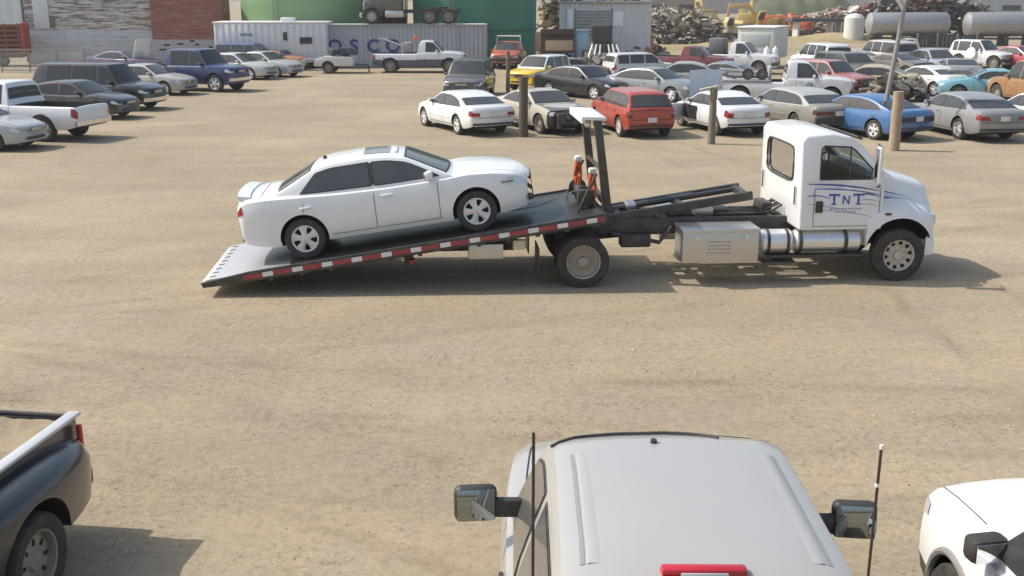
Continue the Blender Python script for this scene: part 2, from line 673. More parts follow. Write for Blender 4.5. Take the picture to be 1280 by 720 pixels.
def build_car(root, sp, col, detail=2, rim=None, dust=0.22, glass=None, black_front=False, cabin_col=None, no_bumper=False, two_tone=None):
    s = Car(sp)
    glass = glass or GLASS
    pm = paint(col, dust=dust)
    xs = stations(s.xr, s.xf, 52, (0.012, 0.03, 0.06, 0.10))
    me = s.shell(s.section, xs, s.warp).mesh('body', [pm, UNDER, BLACK])
    cut = MB()
    ra = s.r * 1.17
    for ax in (s.wb / 2, -s.wb / 2):
        for sd in (1, -1):
            y0, y1 = sd * (s.W / 2 - 0.30), sd * (s.W / 2 + 0.4)
            M = Matrix.Translation((ax, 0, s.r * 1.04))
            cut.lathe([(ra, min(y0, y1)), (ra, max(y0, y1))], 36, 1, M)
    cutters = [cut.mesh('cut', [pm, UNDER])]
    if sp.get('bed'):
        x0, x1, fl, wy = sp['bed']
        cutters.append(MB().box(((x0 + x1) / 2, 0, fl + 1.0), (x1 - x0, wy * 2, 2.0), 1).mesh('cut', [pm, BLACK]))
    me = boolean(me, cutters)
    names = [m_.name if m_ else '' for m_ in me.materials]
    if len(me.materials) < 3:
        me.materials.append(BLACK)
    for p in me.polygons:
        if p.normal.z < -0.75 and p.center.z < s.zb(0) + 0.25:
            p.material_index = 1
        elif sp.get('clad') and p.center.z < sp['clad'] and p.material_index == 0:
            p.material_index = 2
        elif black_front and p.center.x > s.xf - 0.42 and p.material_index == 0:
            p.material_index = 1
    if two_tone:
        me.materials.append(paint(two_tone[0], dust=dust))
        for p in me.polygons:
            if p.material_index == 0 and p.center.z < two_tone[1]:
                p.material_index = len(me.materials) - 1
    finish(me, 32)
    body = link('body', me, root)

    # cabin
    ga, gb = sp['gh'][-1][0], sp['gh'][0][0]
    gx = stations(ga, gb, 40, (0.02, 0.04, 0.07, 0.11, 0.16, 0.22))
    cp = paint(cabin_col, dust=dust) if cabin_col else pm
    s.shell(s.gsection, gx, s.gwarp).build('cabin', [cp], root, 28)

    # glass
    def top_patch(x0, x1, ins, off, mi, mb):
        rows = []
        for i in range(11):
            x = x0 + (x1 - x0) * i / 10
            ye = s.g_edge(x) - ins
            row = []
            for j in range(11):
                y = ye * (j / 5 - 1)
                z = s.g_top(x, y)
                dx = 0.02
                n = Vector((-(s.gh(x + dx) - s.gh(x - dx)) / (2 * dx), 0, 1)).normalized()
                row.append((s.gwarp(x, y) + n.x * off, y, z + n.z * off))
            rows.append(row)
        mb.grid(rows, mi)

    for (nm, key) in (('windshield', 'ws'), ('rear_window', 'rw')):
        if key in sp and sp[key]:
            mb = MB()
            a, b = sp[key]
            top_patch(a, b, 0.015, 0.004, 1, mb)
            d = 0.03 * (1 if b > a else -1)
            top_patch(a + d, b - d, 0.05, 0.008, 0, mb)
            mb.build(nm, [glass, BLACK], root)

    def side_patch(xa, xb, sd, off, grow, mi, mb, sl=0.0):
        cols = 14
        xa, xb = xa - grow, xb + grow
        rows = [[] for _ in range(5)]
        for j in range(cols + 1):
            x0_ = xa + (xb - xa) * j / cols
            k_ = sl * (1 - j / cols)
            x = x0_ + k_
            tm = sp.get('topm', 0.105)
            ztop = min(s.gh(x), s.gh(x - 0.001)) - tm + grow
            ztop = min(ztop, s.H - tm - 0.01 + grow)
            zbot = max(s.low(x), s.belt) + sp.get('sill', 0.035) - grow
            ztop = max(ztop, zbot + 0.004)
            for i in range(5):
                z = zbot + (ztop - zbot) * i / 4
                xi = x0_ + k_ * i / 4
                y = s.g_side(xi, z) + off
                rows[i].append((s.gwarp(xi, y), sd * y, z))
        mb.grid(rows, mi)

    for (xa, xb) in sp['sw']:
        for sd in (1, -1):
            mb = MB()
            sl = sp.get('qslant', 0.0) if (xa, xb) == tuple(sp['sw'][-1]) else 0.0
            side_patch(xa, xb, sd, 0.005, 0.018, 1, mb, sl)
            side_patch(xa, xb, sd, 0.009, 0.0, 0, mb, sl)
            mb.build('side_window', [glass, BLACK], root)
    if sp.get('darkpillar'):
        for (a_, b_) in zip(sp['sw'][:-1], sp['sw'][1:]):
            for sd in (1, -1):
                mb = MB()
                side_patch(b_[1] - 0.01, a_[0] + 0.01, sd, 0.003, 0.0, 0, mb)
                mb.build('pillar_trim', [BLACK], root)

    # wheels
    style = rim or sp.get('rim', 'alloy')
    for ax in (s.wb / 2, -s.wb / 2):
        for sd in (1, -1):
            tw = sp.get('tw', 0.21)
            put_wheel(root, ax, sd * (s.W / 2 - tw / 2 - 0.025), s.r, tw, style)

    # lamps, grille, plate
    fz = sp.get('lampz', s.low(s.xf) - 0.06)
    lw, lh = sp.get('lampw', 0.34), sp.get('lamph', 0.13)
    def lamp(name, end, sd, yin, side, zc, h, m, taper=0.35):
        # sheet that follows the body round its corner
        xe = s.xf if end > 0 else s.xr
        cols = []
        for e in [side * q for q in (1, 0.8, 0.6, 0.4)] + [0.09, 0.06, 0.035, 0.015, 0.005, 0.0]:
            if e <= side:
                cols.append((e, None))
        for q in (0.03, 0.2, 0.4, 0.6, 0.8, 1.0):
            cols.append((0.0, q))
        cols_pts = []
        for (e, q) in cols:
            x = xe - end * e
            sec = s.section(x)
            zt = min(zc + h / 2, sec[8][1] + 0.004)
            zb_ = zc - h / 2 + (h * taper * (e / side) if q is None else 0)
            zb_ = min(zb_, zt - 0.02)
            col_ = []
            for i in range(5):
                z = zb_ + (zt - zb_) * i / 4
                yb = s.body_y(x, z)
                if q is None:
                    t_ = min(1, max(0, 1 - e / 0.10))
                    y = yb + 0.008
                    xx = s.warp(x, y) + end * 0.008 * t_
                else:
                    y = yb + 0.006 - (yb + 0.006 - yin) * q
                    xx = s.warp(x, y) + end * 0.009
                col_.append((xx, sd * y, z))
            cols_pts.append(col_)
        return MB().grid(cols_pts).build(name, [m], root, 60)

    for sd in (1, -1):
        ynose = s.W / 2 * sp.get('nose', 0.84)
        if not black_front:
            lamp('headlight', 1, sd, ynose - lw * 0.8, sp.get('lampside', 0.26), fz, lh, LENS)
        tw_, th_ = sp.get('tailsz', (0.24, 0.16))
        tz = sp.get('tailz', s.low(s.xr) - 0.13)
        lamp('taillight', -1, sd, s.W / 2 * sp.get('tailw', 0.90) - tw_, sp.get('tailside', 0.16), tz, th_, sp.get('tailmat', REDLENS), 0.2)
    if not black_front:
        gz, gh_, gw = sp.get('grille', (fz - 0.02, 0.11, 0.55))
        def front_sheet(w_, z0, z1, off, mi, mb):
            mb.grid([[(s.warp(s.xf, (j / 6 - 1) * w_ / 2) + off, (j / 6 - 1) * w_ / 2, z0 + (z1 - z0) * i / 2) for j in range(13)] for i in range(3)], mi)
        mb = MB()
        front_sheet(gw, gz - gh_ / 2, gz + gh_ / 2, 0.007, 0, mb)
        for k in range(3):
            zz = gz - gh_ * 0.28 + gh_ * 0.28 * k
            front_sheet(gw * 0.97, zz - 0.008, zz + 0.008, 0.011, 1, mb)
        mb.build('grille', [BLACK, CHROME], root)
        mb = MB()
        zz = s.zb(s.xf) + 0.14
        front_sheet(s.W * 0.50, zz - 0.045, zz + 0.045, 0.006, 0, mb)
        mb.build('air_intake', [BLACK], root)
    if sp.get('bumper'):
        bc = CHROME if sp['bumper'] == 'chrome' else BLACK
        for (bx, dr) in ((s.xf, 1), (s.xr, -1)):
            if black_front and dr > 0:
                continue
            rows = []
            for j in range(15):
                y = (j / 7 - 1) * s.W / 2 * 0.93
                x = bx + dr * 0.05 - dr * (0.18 if dr > 0 else 0.05) * (y / (s.W / 2)) ** 2
                zc = sp.get('bumpz', 0.52)
                rows.append([(x - dr * 0.08, y, zc - 0.09), (x, y, zc - 0.07), (x, y, zc + 0.07), (x - dr * 0.03, y, zc + 0.09), (x - dr * 0.08, y, zc + 0.09)])
            MB().loft(rows).build('bumper', [bc], root)
    MB().box((s.xr - 0.004, 0, sp.get('platez', s.low(s.xr) - 0.17)), (0.03, 0.31, 0.155), 0, 0.008).build('licence_plate', [PLATE], root)

    # mirrors
    mx = sp.get('mirx', sp['gh'][0][0] - 0.42)
    for sd in ((1, -1) if not sp.get('nomir') else ()):
        yb = s.g_side(mx, s.belt + 0.06)
        mb = MB()
        ms = sp.get('mirs', (0.12, 0.20, 0.14))
        mb.box((mx, sd * (yb + 0.09), s.belt + 0.085), ms, 0, 0.04, rot=(0, 0, sd * 0.15))
        mb.box((mx + 0.01, sd * (yb + 0.01), s.belt + 0.05), (0.07, 0.10, 0.05), 0, 0.015)
        o = mb.build('side_mirror', [pm if sp.get('mircol', 1) else BLACK], root)
        MB().box((mx - ms[0] / 2 - 0.004, sd * (yb + 0.095), s.belt + 0.085), (0.008, ms[1] * 0.8, ms[2] * 0.75), 0, 0.003, rot=(0, 0, sd * 0.15)).build('mirror_glass', [MIRROR], o)

    if detail >= 1:
        # door gaps and handles
        mb = MB()
        for x0 in sp['seams']:
            lean = sp.get('lean', 0.0)
            for sd in (1, -1):
                rows = []
                for i in range(9):
                    z = s.zb(x0) + 0.10 + (s.belt - 0.055 - s.zb(x0) - 0.10) * i / 8
                    xx = x0 + lean * (z - s.belt)
                    if any(math.hypot(xx - a, z - s.r * 1.04) < ra + 0.01 for a in (s.wb / 2, -s.wb / 2)):
                        continue
                    y = s.body_y(xx, z) + 0.003
                    rows.append([(s.warp(xx - 0.006, y), sd * y, z), (s.warp(xx + 0.006, y), sd * y, z)])
                if len(rows) > 1:
                    mb.grid(rows)
        xa, xb = min(sp['seams']), max(sp['seams'])
        for sd in (1, -1):
            rows = []
            for i in range(15):
                x = max(xa, -s.wb / 2 + ra + 0.05) + (min(xb, s.wb / 2 - ra - 0.05) - max(xa, -s.wb / 2 + ra + 0.05)) * i / 14
                z = s.zb(x) + 0.10
                y = s.body_y(x, z) + 0.003
                rows.append([(x, sd * y, z), (x, sd * (s.body_y(x, z + 0.012) + 0.003), z + 0.012)])
            mb.grid(rows)
        hx = sp.get('hoodx', sp['gh'][0][0] + 0.02)
        for sd in (1, -1):      # hood to wing gap
            rows = []
            for i in range(12):
                x = hx + (s.xf - 0.12 - hx) * i / 11
                y = s.hwf(x) * 0.82
                z = s.top_z(x, y) + 0.004
                rows.append([(s.warp(x, y), sd * y, z), (s.warp(x, y), sd * (y + 0.01), z)])
            mb.grid(rows)
        if sp.get('trunk'):
            x0 = sp['trunk']
            rows = []
            for j in range(13):
                y = (j / 6 - 1) * s.hwf(x0) * 0.80
                z = s.top_z(x0, y) + 0.004
                rows.append([(x0, y, z), (x0 + 0.012, y, z)])
            mb.grid(rows)
        if not sp.get('bed'):
            zz = s.zb(s.xr) + 0.62 * (s.low(s.xr) - s.zb(s.xr)) - 0.06
            mb.grid([[(s.warp(s.xr, (j / 8 - 1) * s.W * 0.40) - 0.006, (j / 8 - 1) * s.W * 0.40, zz + e) for j in range(17)] for e in (0, 0.012)])
            z1 = s.zb(s.xr) + 0.07
            MB().grid([[(s.warp(s.xr, (j / 8 - 1) * s.W * 0.42) - 0.006, (j / 8 - 1) * s.W * 0.42, z1 + e) for j in range(17)] for e in (-0.02, 0.05)]).build('rear_valance', [BLACK], root)
        if mb.f:
            mb.build('panel_gap', [sp.get('gapmat', SEAM)], root)
        for x0 in sp.get('handles', []):
            for sd in (1, -1):
                z = s.belt - 0.12
                y = s.body_y(x0, z)
                MB().box((x0, sd * (y + 0.012), z), (0.19, 0.03, 0.035), 0, 0.012).build('door_handle', [pm if sp.get('mircol', 1) else BLACK], root)
        # side moulding
        if sp.get('mould'):
            for sd in (1, -1):
                rows = []
                for i in range(15):
                    x = -s.wb / 2 + ra + 0.06 + (s.wb - 2 * ra - 0.12) * i / 14
                    z = sp['mould']
                    rows.append([(x, sd * (s.body_y(x, z) + 0.002), z - 0.035), (x, sd * (s.body_y(x, z) + 0.012), z - 0.03), (x, sd * (s.body_y(x, z) + 0.012), z + 0.03), (x, sd * (s.body_y(x, z) + 0.002), z + 0.035)])
                MB().loft(rows, close=False, cap=False).build('side_moulding', [pm], root)
    return s


def sedan(L=4.8, W=1.80, H=1.40, wb=2.73, fo=0.93, r=0.32, belt=0.90, hood=0.90, nosez=0.70, deck=0.98, slope=1.0, **k):
    ro = L - wb - fo
    xf, xr = wb / 2 + fo, -wb / 2 - ro
    cw = xf - 1.22           # windshield base
    gr = xr + 0.52           # rear glass base
    sp = dict(L=L, W=W, H=H, wb=wb, fo=fo, ro=ro, r=r, belt=belt,
              low=[(xr, deck - 0.10), (xr + 0.10, deck), (xr + 0.55, deck + 0.01), (gr + 0.25, belt + 0.05), (0, belt), (cw - 0.2, belt + 0.02), (cw + 0.15, hood + 0.03), (xf - 0.55, hood - 0.05), (xf - 0.18, nosez + 0.07), (xf, nosez)],
              gh=[(cw + 0.10, belt - 0.01), (cw - 0.02, belt + 0.06), (cw - 0.78, H - 0.05), (cw - 1.05, H - 0.005), (cw - 1.6, H), (gr + 0.95, H - 0.06), (gr + 0.68, H - 0.13), (gr, deck + 0.01), (gr - 0.12, deck - 0.04)],
              ws=(cw - 0.05, cw - 0.80), rw=(gr + 0.06, gr + 0.62),
              darkpillar=1, qslant=0.24, sw=[(cw - 1.28, cw - 0.20), (gr + 0.36, cw - 1.37)], seams=[cw - 0.30, cw - 1.33, gr + 0.42], handles=[cw - 1.12, gr + 0.62], trunk=gr - 0.06, lean=0.05, mirx=cw - 0.42)
    sp.update(k)
    return sp


def suv(L=4.7, W=1.85, H=1.72, wb=2.7, fo=0.85, r=0.35, belt=1.05, hood=1.06, nosez=0.92, rake=0.18, **k):
    ro = L - wb - fo
    xf, xr = wb / 2 + fo, -wb / 2 - ro
    cw = xf - 1.15
    sp = dict(L=L, W=W, H=H, wb=wb, fo=fo, ro=ro, r=r, belt=belt, tum=0.24, clear=0.26, nose=0.88, tailw=0.93,
              low=[(xr, belt - 0.12), (xr + 0.06, belt - 0.01), (xr + 0.3, belt), (0, belt), (cw - 0.2, belt + 0.01), (cw + 0.12, hood + 0.02), (xf - 0.5, hood - 0.03), (xf - 0.15, nosez + 0.05), (xf, nosez)],
              gh=[(cw + 0.10, belt), (cw - 0.02, belt + 0.07), (cw - 0.62, H - 0.05), (cw - 0.90, H - 0.003), (0, H), (xr + rake + 0.25, H - 0.015), (xr + rake + 0.05, H - 0.07), (xr + 0.05, belt + 0.02), (xr + 0.03, belt - 0.04)],
              ws=(cw - 0.05, cw - 0.64), rw=(xr + 0.075, xr + rake + 0.02),
              sw=[(cw - 1.12, cw - 0.22), (cw - 2.0, cw - 1.22), (xr + 0.34, cw - 2.10)], seams=[cw - 0.32, cw - 1.17, cw - 2.05], handles=[cw - 1.0, cw - 1.85], mirx=cw - 0.40,
              tailz=belt - 0.16, tailsz=(0.20, 0.30), platez=belt - 0.36, lampz=nosez - 0.09)
    sp.update(k)
    return sp


def pickup(L=5.5, W=1.95, H=1.80, wb=3.4, fo=0.95, r=0.38, belt=1.15, hood=1.15, nosez=1.00, cab=1.9, rail=1.12, floor=0.72, **k):
    ro = L - wb - fo
    xf, xr = wb / 2 + fo, -wb / 2 - ro
    cw = xf - 1.28
    cb = cw - cab            # cab back
    sp = dict(L=L, W=W, H=H, wb=wb, fo=fo, ro=ro, r=r, belt=belt, tum=0.24, clear=0.34, nose=0.90, tailw=0.96, bowr=0.02,
              low=[(xr, rail - 0.05), (xr + 0.05, rail), (cb - 0.02, rail), (cb + 0.05, belt), (cw - 0.2, belt + 0.01), (cw + 0.12, hood + 0.02), (xf - 0.5, hood - 0.02), (xf - 0.12, nosez + 0.05), (xf, nosez)],
              gh=[(cw + 0.10, belt), (cw - 0.02, belt + 0.07), (cw - 0.58, H - 0.05), (cw - 0.82, H - 0.003), (cb + 0.45, H), (cb + 0.22, H - 0.02), (cb + 0.13, H - 0.07), (cb + 0.04, belt + 0.03), (cb + 0.02, belt - 0.05)],
              ws=(cw - 0.05, cw - 0.60), rw=(cb + 0.055, cb + 0.125),
              sw=[(cw - 1.05, cw - 0.20)] + ([(cb + 0.30, cw - 1.15)] if cab > 1.7 else []), seams=[cw - 0.30, cw - 1.10, cb + 0.0], handles=[cw - 0.95], mirx=cw - 0.38,
              bed=(xr + 0.08, cb - 0.06, floor, W / 2 * 0.93 - 0.08), tailz=rail - 0.17, tailsz=(0.15, 0.38), platez=0.62, lampz=nosez - 0.10, lamph=0.17, bumper='chrome', bumpz=0.60, tw=0.25, rwbow=0.0)
    sp.update(k)
    return sp


# ------------------------------------------------------------------ ground
def ground_material():
    m, n, l, p = nodes_of('dirt_yard')
    tc = n.new('ShaderNodeTexCoord')

    def noise(scale, detail=6, rough=0.6, vec=None, stretch=None):
        q = n.new('ShaderNodeTexNoise')
        q.inputs['Scale'].default_value = scale
        q.inputs['Detail'].default_value = detail
        q.inputs['Roughness'].default_value = rough
        if stretch:
            mp = n.new('ShaderNodeMapping')
            mp.inputs['Scale'].default_value = stretch[:3]
            mp.inputs['Rotation'].default_value = (0, 0, stretch[3])
            l.new(tc.outputs['Object'], mp.inputs[0])
            l.new(mp.outputs[0], q.inputs['Vector'])
        else:
            l.new(tc.outputs['Object'], q.inputs['Vector'])
        return q.outputs['Fac']

    def ramp(src, stops):
        r = n.new('ShaderNodeValToRGB')
        r.color_ramp.elements[0].position, r.color_ramp.elements[0].color = stops[0][0], (*stops[0][1], 1)
        r.color_ramp.elements[1].position, r.color_ramp.elements[1].color = stops[-1][0], (*stops[-1][1], 1)
        for s_ in stops[1:-1]:
            e = r.color_ramp.elements.new(s_[0])
            e.color = (*s_[1], 1)
        l.new(src, r.inputs[0])
        return r.outputs[0]

    def mix(a, b, f, mode='MIX'):
        x = n.new('ShaderNodeMix')
        x.data_type = 'RGBA'
        x.blend_type = mode
        for k, v in (('A', a), ('B', b), ('Factor', f)):
            if isinstance(v, (int, float)):
                x.inputs[k].default_value = v
            elif isinstance(v, tuple):
                x.inputs[k].default_value = (*v, 1)
            else:
                l.new(v, x.inputs[k])
        return x.outputs['Result']
    big = ramp(noise(0.16, 7, 0.62), [(0.30, (0.325, 0.265, 0.183)), (0.52, (0.362, 0.296, 0.203)), (0.72, (0.405, 0.336, 0.238))])
    grey = ramp(noise(0.5, 8, 0.72), [(0.50, (0, 0, 0)), (0.68, (0.55, 0.55, 0.55))])
    c = mix(big, (0.315, 0.275, 0.210), grey)
    tracks = ramp(noise(0.55, 5, 0.6, stretch=(0.22, 1.3, 1, R(9))), [(0.40, (0.90, 0.895, 0.88)), (0.62, (1.04, 1.04, 1.04))])
    c = mix(c, tracks, 0.6, 'MULTIPLY')
    fine = ramp(noise(9, 9, 0.78), [(0.33, (0.70, 0.69, 0.67)), (0.50, (1.0, 1.0, 1.0)), (0.68, (1.16, 1.15, 1.14))])
    c = mix(c, fine, 0.8, 'MULTIPLY')
    clump = ramp(noise(0.7, 5, 0.65), [(0.44, (0.22, 0.22, 0.22)), (0.58, (1, 1, 1))])
    peb = ramp(noise(20, 7, 0.85), [(0.34, (0.42, 0.41, 0.40)), (0.46, (0.97, 0.97, 0.97)), (0.58, (1.02, 1.02, 1.02)), (0.70, (1.32, 1.31, 1.28))])
    pebm = mix((1.0, 1.0, 1.0), peb, clump)
    c = mix(c, pebm, 0.9, 'MULTIPLY')
    speck = ramp(noise(38, 4, 0.8), [(0.30, (0.55, 0.54, 0.52)), (0.42, (1, 1, 1)), (0.62, (1, 1, 1)), (0.74, (1.28, 1.28, 1.26))])
    c = mix(c, speck, 0.7, 'MULTIPLY')
    clod = ramp(noise(13, 4, 0.6), [(0.56, (1, 1, 1)), (0.66, (0.62, 0.61, 0.59))])
    c = mix(c, mix((1.0, 1.0, 1.0), clod, clump), 0.85, 'MULTIPLY')
    pale = ramp(noise(0.28, 4, 0.55, stretch=(0.5, 1.2, 1, R(-12))), [(0.46, (0.93, 0.93, 0.935)), (0.60, (1.06, 1.06, 1.06))])
    c = mix(c, pale, 0.8, 'MULTIPLY')
    # tyre tracks: broken arcs left by turning lorries
    sep = n.new('ShaderNodeSeparateXYZ')
    l.new(tc.outputs['Object'], sep.inputs[0])

    def math_(op, a, b=None, clamp=False):
        q = n.new('ShaderNodeMath')
        q.operation = op
        q.use_clamp = clamp
        for i, v in enumerate((a, b)):
            if v is None:
                continue
            if isinstance(v, (int, float)):
                q.inputs[i].default_value = v
            else:
                l.new(v, q.inputs[i])
        return q.outputs[0]
    wob = math_('MULTIPLY', math_('SUBTRACT', noise(0.35, 4, 0.6), 0.5), 0.9)
    tot = None
    for (cx, cy, rad, wd) in ((2, 52, 41.0, 0.16), (2, 52, 42.9, 0.16), (-14, 60, 43.5, 0.2), (-14, 60, 45.3, 0.2), (30, -60, 84.0, 0.18), (30, -60, 85.8, 0.18), (30, -60, 80.5, 0.25), (-60, 16, 66.0, 0.2), (-60, 16, 67.8, 0.2), (8, 70, 58.0, 0.22), (8, 70, 59.9, 0.22), (-30, -35, 52, 0.2), (-30, -35, 53.8, 0.2)):
        dx = math_('SUBTRACT', sep.outputs[0], cx)
        dy = math_('SUBTRACT', sep.outputs[1], cy)
        d = math_('SQRT', math_('ADD', math_('MULTIPLY', dx, dx), math_('MULTIPLY', dy, dy)))
        d = math_('ABSOLUTE', math_('ADD', math_('SUBTRACT', d, rad), wob))
        f = math_('SUBTRACT', 1.0, math_('DIVIDE', d, wd), True)
        tot = f if tot is None else math_('MAXIMUM', tot, f)
    brk = ramp(noise(0.45, 5, 0.7), [(0.42, (0, 0, 0)), (0.62, (1, 1, 1))])
    trk = math_('MULTIPLY', tot, brk)
    c = mix(c, mix(c, (0.80, 0.79, 0.77), 1.0, 'MULTIPLY'), trk)
    stain = ramp(noise(0.9, 3, 0.5), [(0.70, (1, 1, 1)), (0.78, (0.62, 0.60, 0.58))])
    c = mix(c, stain, 0.8, 'MULTIPLY')
    l.new(c, p.inputs['Base Color'])
    p.inputs['Roughness'].default_value = 0.95
    p.inputs['Specular IOR Level'].default_value = 0.15
    b1 = n.new('ShaderNodeBump')
    b1.inputs['Strength'].default_value = 0.55
    b1.inputs['Distance'].default_value = 0.03
    l.new(noise(7, 9, 0.75), b1.inputs['Height'])
    b2 = n.new('ShaderNodeBump')
    b2.inputs['Strength'].default_value = 0.5
    b2.inputs['Distance'].default_value = 0.12
    l.new(noise(0.8, 4, 0.55), b2.inputs['Height'])
    l.new(b2.outputs[0], b1.inputs['Normal'])
    l.new(b1.outputs[0], p.inputs['Normal'])
    return m


GROUND = ground_material()
g = MB()
g.grid([[(x, y, 0) for x in (-1500, -400, -100, -40, 0, 40, 100, 400, 1500)] for y in (-300, -30, 0, 20, 40, 80, 200, 600, 2600)])
tag(g.build('ground', [GROUND]), kind='structure')

# loose stones
rng = random.Random(3)
ico = bmesh.new()
bmesh.ops.create_icosphere(ico, subdivisions=1, radius=1.0)
ICO_V = [tuple(v.co) for v in ico.verts]
ico.verts.index_update()
ICO_F = [tuple(v.index for v in f.verts) for f in ico.faces]
ico.free()
clumps = [(rng.uniform(-8, 8), rng.uniform(7, 17), rng.uniform(0.5, 1.6)) for _ in range(42)]
gv = MB()
for k in range(3000):
    if k % 3:
        cx, cy, cr = rng.choice(clumps)
        x, y = rng.gauss(cx, cr), rng.gauss(cy, cr * 0.6)
    else:
        y = rng.uniform(6, 34)
        x = rng.uniform(-0.55, 0.55) * y
    s_ = rng.choice((0.006, 0.008, 0.010, 0.012, 0.017)) * rng.uniform(0.7, 1.3) * (1.6 if rng.random() < 0.015 else 1)
    M = Matrix.Translation((x, y, 0)) @ Euler((rng.uniform(-0.2, 0.2), rng.uniform(-0.2, 0.2), rng.uniform(0, 6))).to_matrix().to_4x4() @ Matrix.Diagonal((s_, s_ * rng.uniform(0.6, 1), s_ * rng.uniform(0.3, 0.6), 1))
    gv.add(ICO_V, ICO_F, rng.choice((0, 0, 1, 1, 2, 3)), M)
tag(gv.build('gravel', [mat('stone_tan', (0.38, 0.315, 0.225), 0.9), mat('stone_grey', (0.36, 0.32, 0.255), 0.9), mat('stone_pale', (0.46, 0.405, 0.315), 0.9), mat('stone_dark', (0.17, 0.15, 0.115), 0.9)], angle=10), 'loose stones scattered over the tan dirt yard', 'gravel', kind='stuff')

# ------------------------------------------------------------------ flatbed tow truck
YAW = 4.4
cy_, sy_ = math.cos(R(YAW)), math.sin(R(YAW))
A0 = spot(729, 360)
T0 = Vector((A0.x - sy_ * 1.15, A0.y + cy_ * 1.15, 0))
truck = thing('flatbed_tow_truck', 'white flatbed tow truck with its black deck tilted down under a white sedan', 'tow truck', T0, YAW)
TW = paint(WHITEPAINT, dust=0.10)

for sd in (1, -1):
    MB().box((2.0, sd * 0.43, 0.86), (6.7, 0.08, 0.25), 0, 0.01).build('chassis_rail', [BLACKSTEEL], truck)
mb = MB()
for x in (-1.2, -0.5, 0.6, 1.5, 2.5, 3.3):
    mb.box((x, 0, 0.85), (0.09, 0.80, 0.18))
mb.tube([(-0.2, 0, 0.55), (1.3, 0, 0.66), (3.6, 0, 0.72)], 0.055, 10)
mb.lathe([(0.0, -0.80), (0.07, -0.8), (0.07, -0.2), (0.19, -0.13), (0.19, 0.13), (0.07, 0.2), (0.07, 0.8), (0, 0.8)], 16, 0, Matrix.Translation((0, 0, 0.43)))
mb.lathe([(0.0, -0.85), (0.06, -0.85), (0.06, 0.85), (0, 0.85)], 12, 0, Matrix.Translation((5.19, 0, 0.43)))
mb.box((0.95, -0.42, 0.62), (0.5, 0.28, 0.22), 0, 0.03)
mb.tube([(0.55, -0.5, 0.75), (1.35, -0.5, 0.58), (1.55, -0.5, 0.85)], 0.035, 8)
mb.build('drive_axles', [BLACKSTEEL], truck)
mb = MB()
for k in range(5):
    y = -0.3 + 0.13 * k
    mb.tube([(3.46, y, 1.15), (3.30, y, 1.05 + 0.03 * (k % 2)), (3.12, y + 0.05, 1.0), (2.75, y * 0.8, 0.99), (2.2, y * 0.6, 0.98), (1.6, y * 0.4, 0.97)], 0.018, 6)
mb.box((2.35, 0.05, 1.0), (0.55, 0.35, 0.10), 0, 0.02)
mb.box((3.25, 0.1, 1.06), (0.18, 0.5, 0.18), 0, 0.02)
mb.build('hydraulic_hoses', [BLACK], truck)
MB().box((2.15, -0.12, 1.03), (0.32, 0.22, 0.14), 0, 0.02).build('valve_block', [ALU], truck)

for (x, st) in ((0, 'truck_rear'),):
    for sd in (1, -1):
        put_wheel(truck, x, sd * 1.03, 0.42, 0.25, st)
        put_wheel(truck, x, sd * 0.73, 0.42, 0.25, 'steel')
for sd in (1, -1):
    put_wheel(truck, 5.19, sd * 1.0, 0.43, 0.26, 'truck')

# toolbox, fuel tanks, steps on both sides
for sd in (-1, 1):
    tb = MB().box((2.21, sd * 0.87, 0.65), (1.24, 0.56, 0.55), 0, 0.012)
    tb.box((2.21, sd * 0.875, 0.90), (1.27, 0.60, 0.06), 0, 0.012)
    tbo = tb.build('toolbox', [ALU], truck)
    for xx in (1.82, 2.62):
        lm = MB().box((xx, sd * 1.162, 0.79), (0.07, 0.025, 0.09), 0, 0.008).box((xx, sd * 1.172, 0.765), (0.03, 0.03, 0.05), 0, 0.006)
        lm.build('latch', [CHROME], tbo)
    for k in range(4):
        lb = MB()
        for q in range(5):
            lb.box((2.03 + q * 0.078, sd * 1.152, 0.72 - 0.06 * k), (0.055 + 0.02 * ((q + k) % 2), 0.004, 0.018))
        lb.build('lettering', [mat('faded_print', (0.33, 0.30, 0.36), 0.6)], tbo)
    tk = MB()
    for (x0, x1, rr) in ((2.90, 3.42, 0.20), (3.47, 4.56, 0.185)):
        Mr = Matrix.Translation(((x0 + x1) / 2, sd * 0.90, 0.66)) @ Matrix.Rotation(math.pi / 2, 4, 'Z')
        h = (x1 - x0) / 2
        tk.lathe([(0, -h), (rr - 0.03, -h), (rr, -h + 0.03), (rr, h - 0.03), (rr - 0.03, h), (0, h)], 28, 0, Mr)
    tko = tk.build('fuel_tank', [mat('polished_aluminium', (0.80, 0.80, 0.80), 0.30, 0.75, dust=0.08)], truck)
    for xx in (3.02, 3.34, 3.55, 4.30):
        Mr = Matrix.Translation((xx, sd * 0.90, 0.66)) @ Matrix.Rotation(math.pi / 2, 4, 'Z')
        MB().lathe([(0.19, -0.025), (0.209, -0.025), (0.209, 0.025), (0.19, 0.025)], 28, 0, Mr, closed=True).build('tank_strap', [BLACKSTEEL], tko)
    MB().box((3.80, sd * 1.02, 0.45), (1.6, 0.20, 0.03), 0, 0.008).box((3.2, sd * 0.96, 0.35), (0.55, 0.3, 0.03), 0, 0.008).box((3.2, sd * 0.90, 0.42), (0.05, 0.05, 0.2)).build('step', [BLACKSTEEL], truck)

# cab
CABP = [(3.50, 0.86), (3.47, 2.30), (3.54, 2.39), (3.95, 2.42), (4.26, 2.37), (4.43, 2.26), (4.88, 1.78), (4.88, 0.86)]


def cab_y(z):
    return 1.08 * (1 - 0.055 * max(0, z - 1.55))


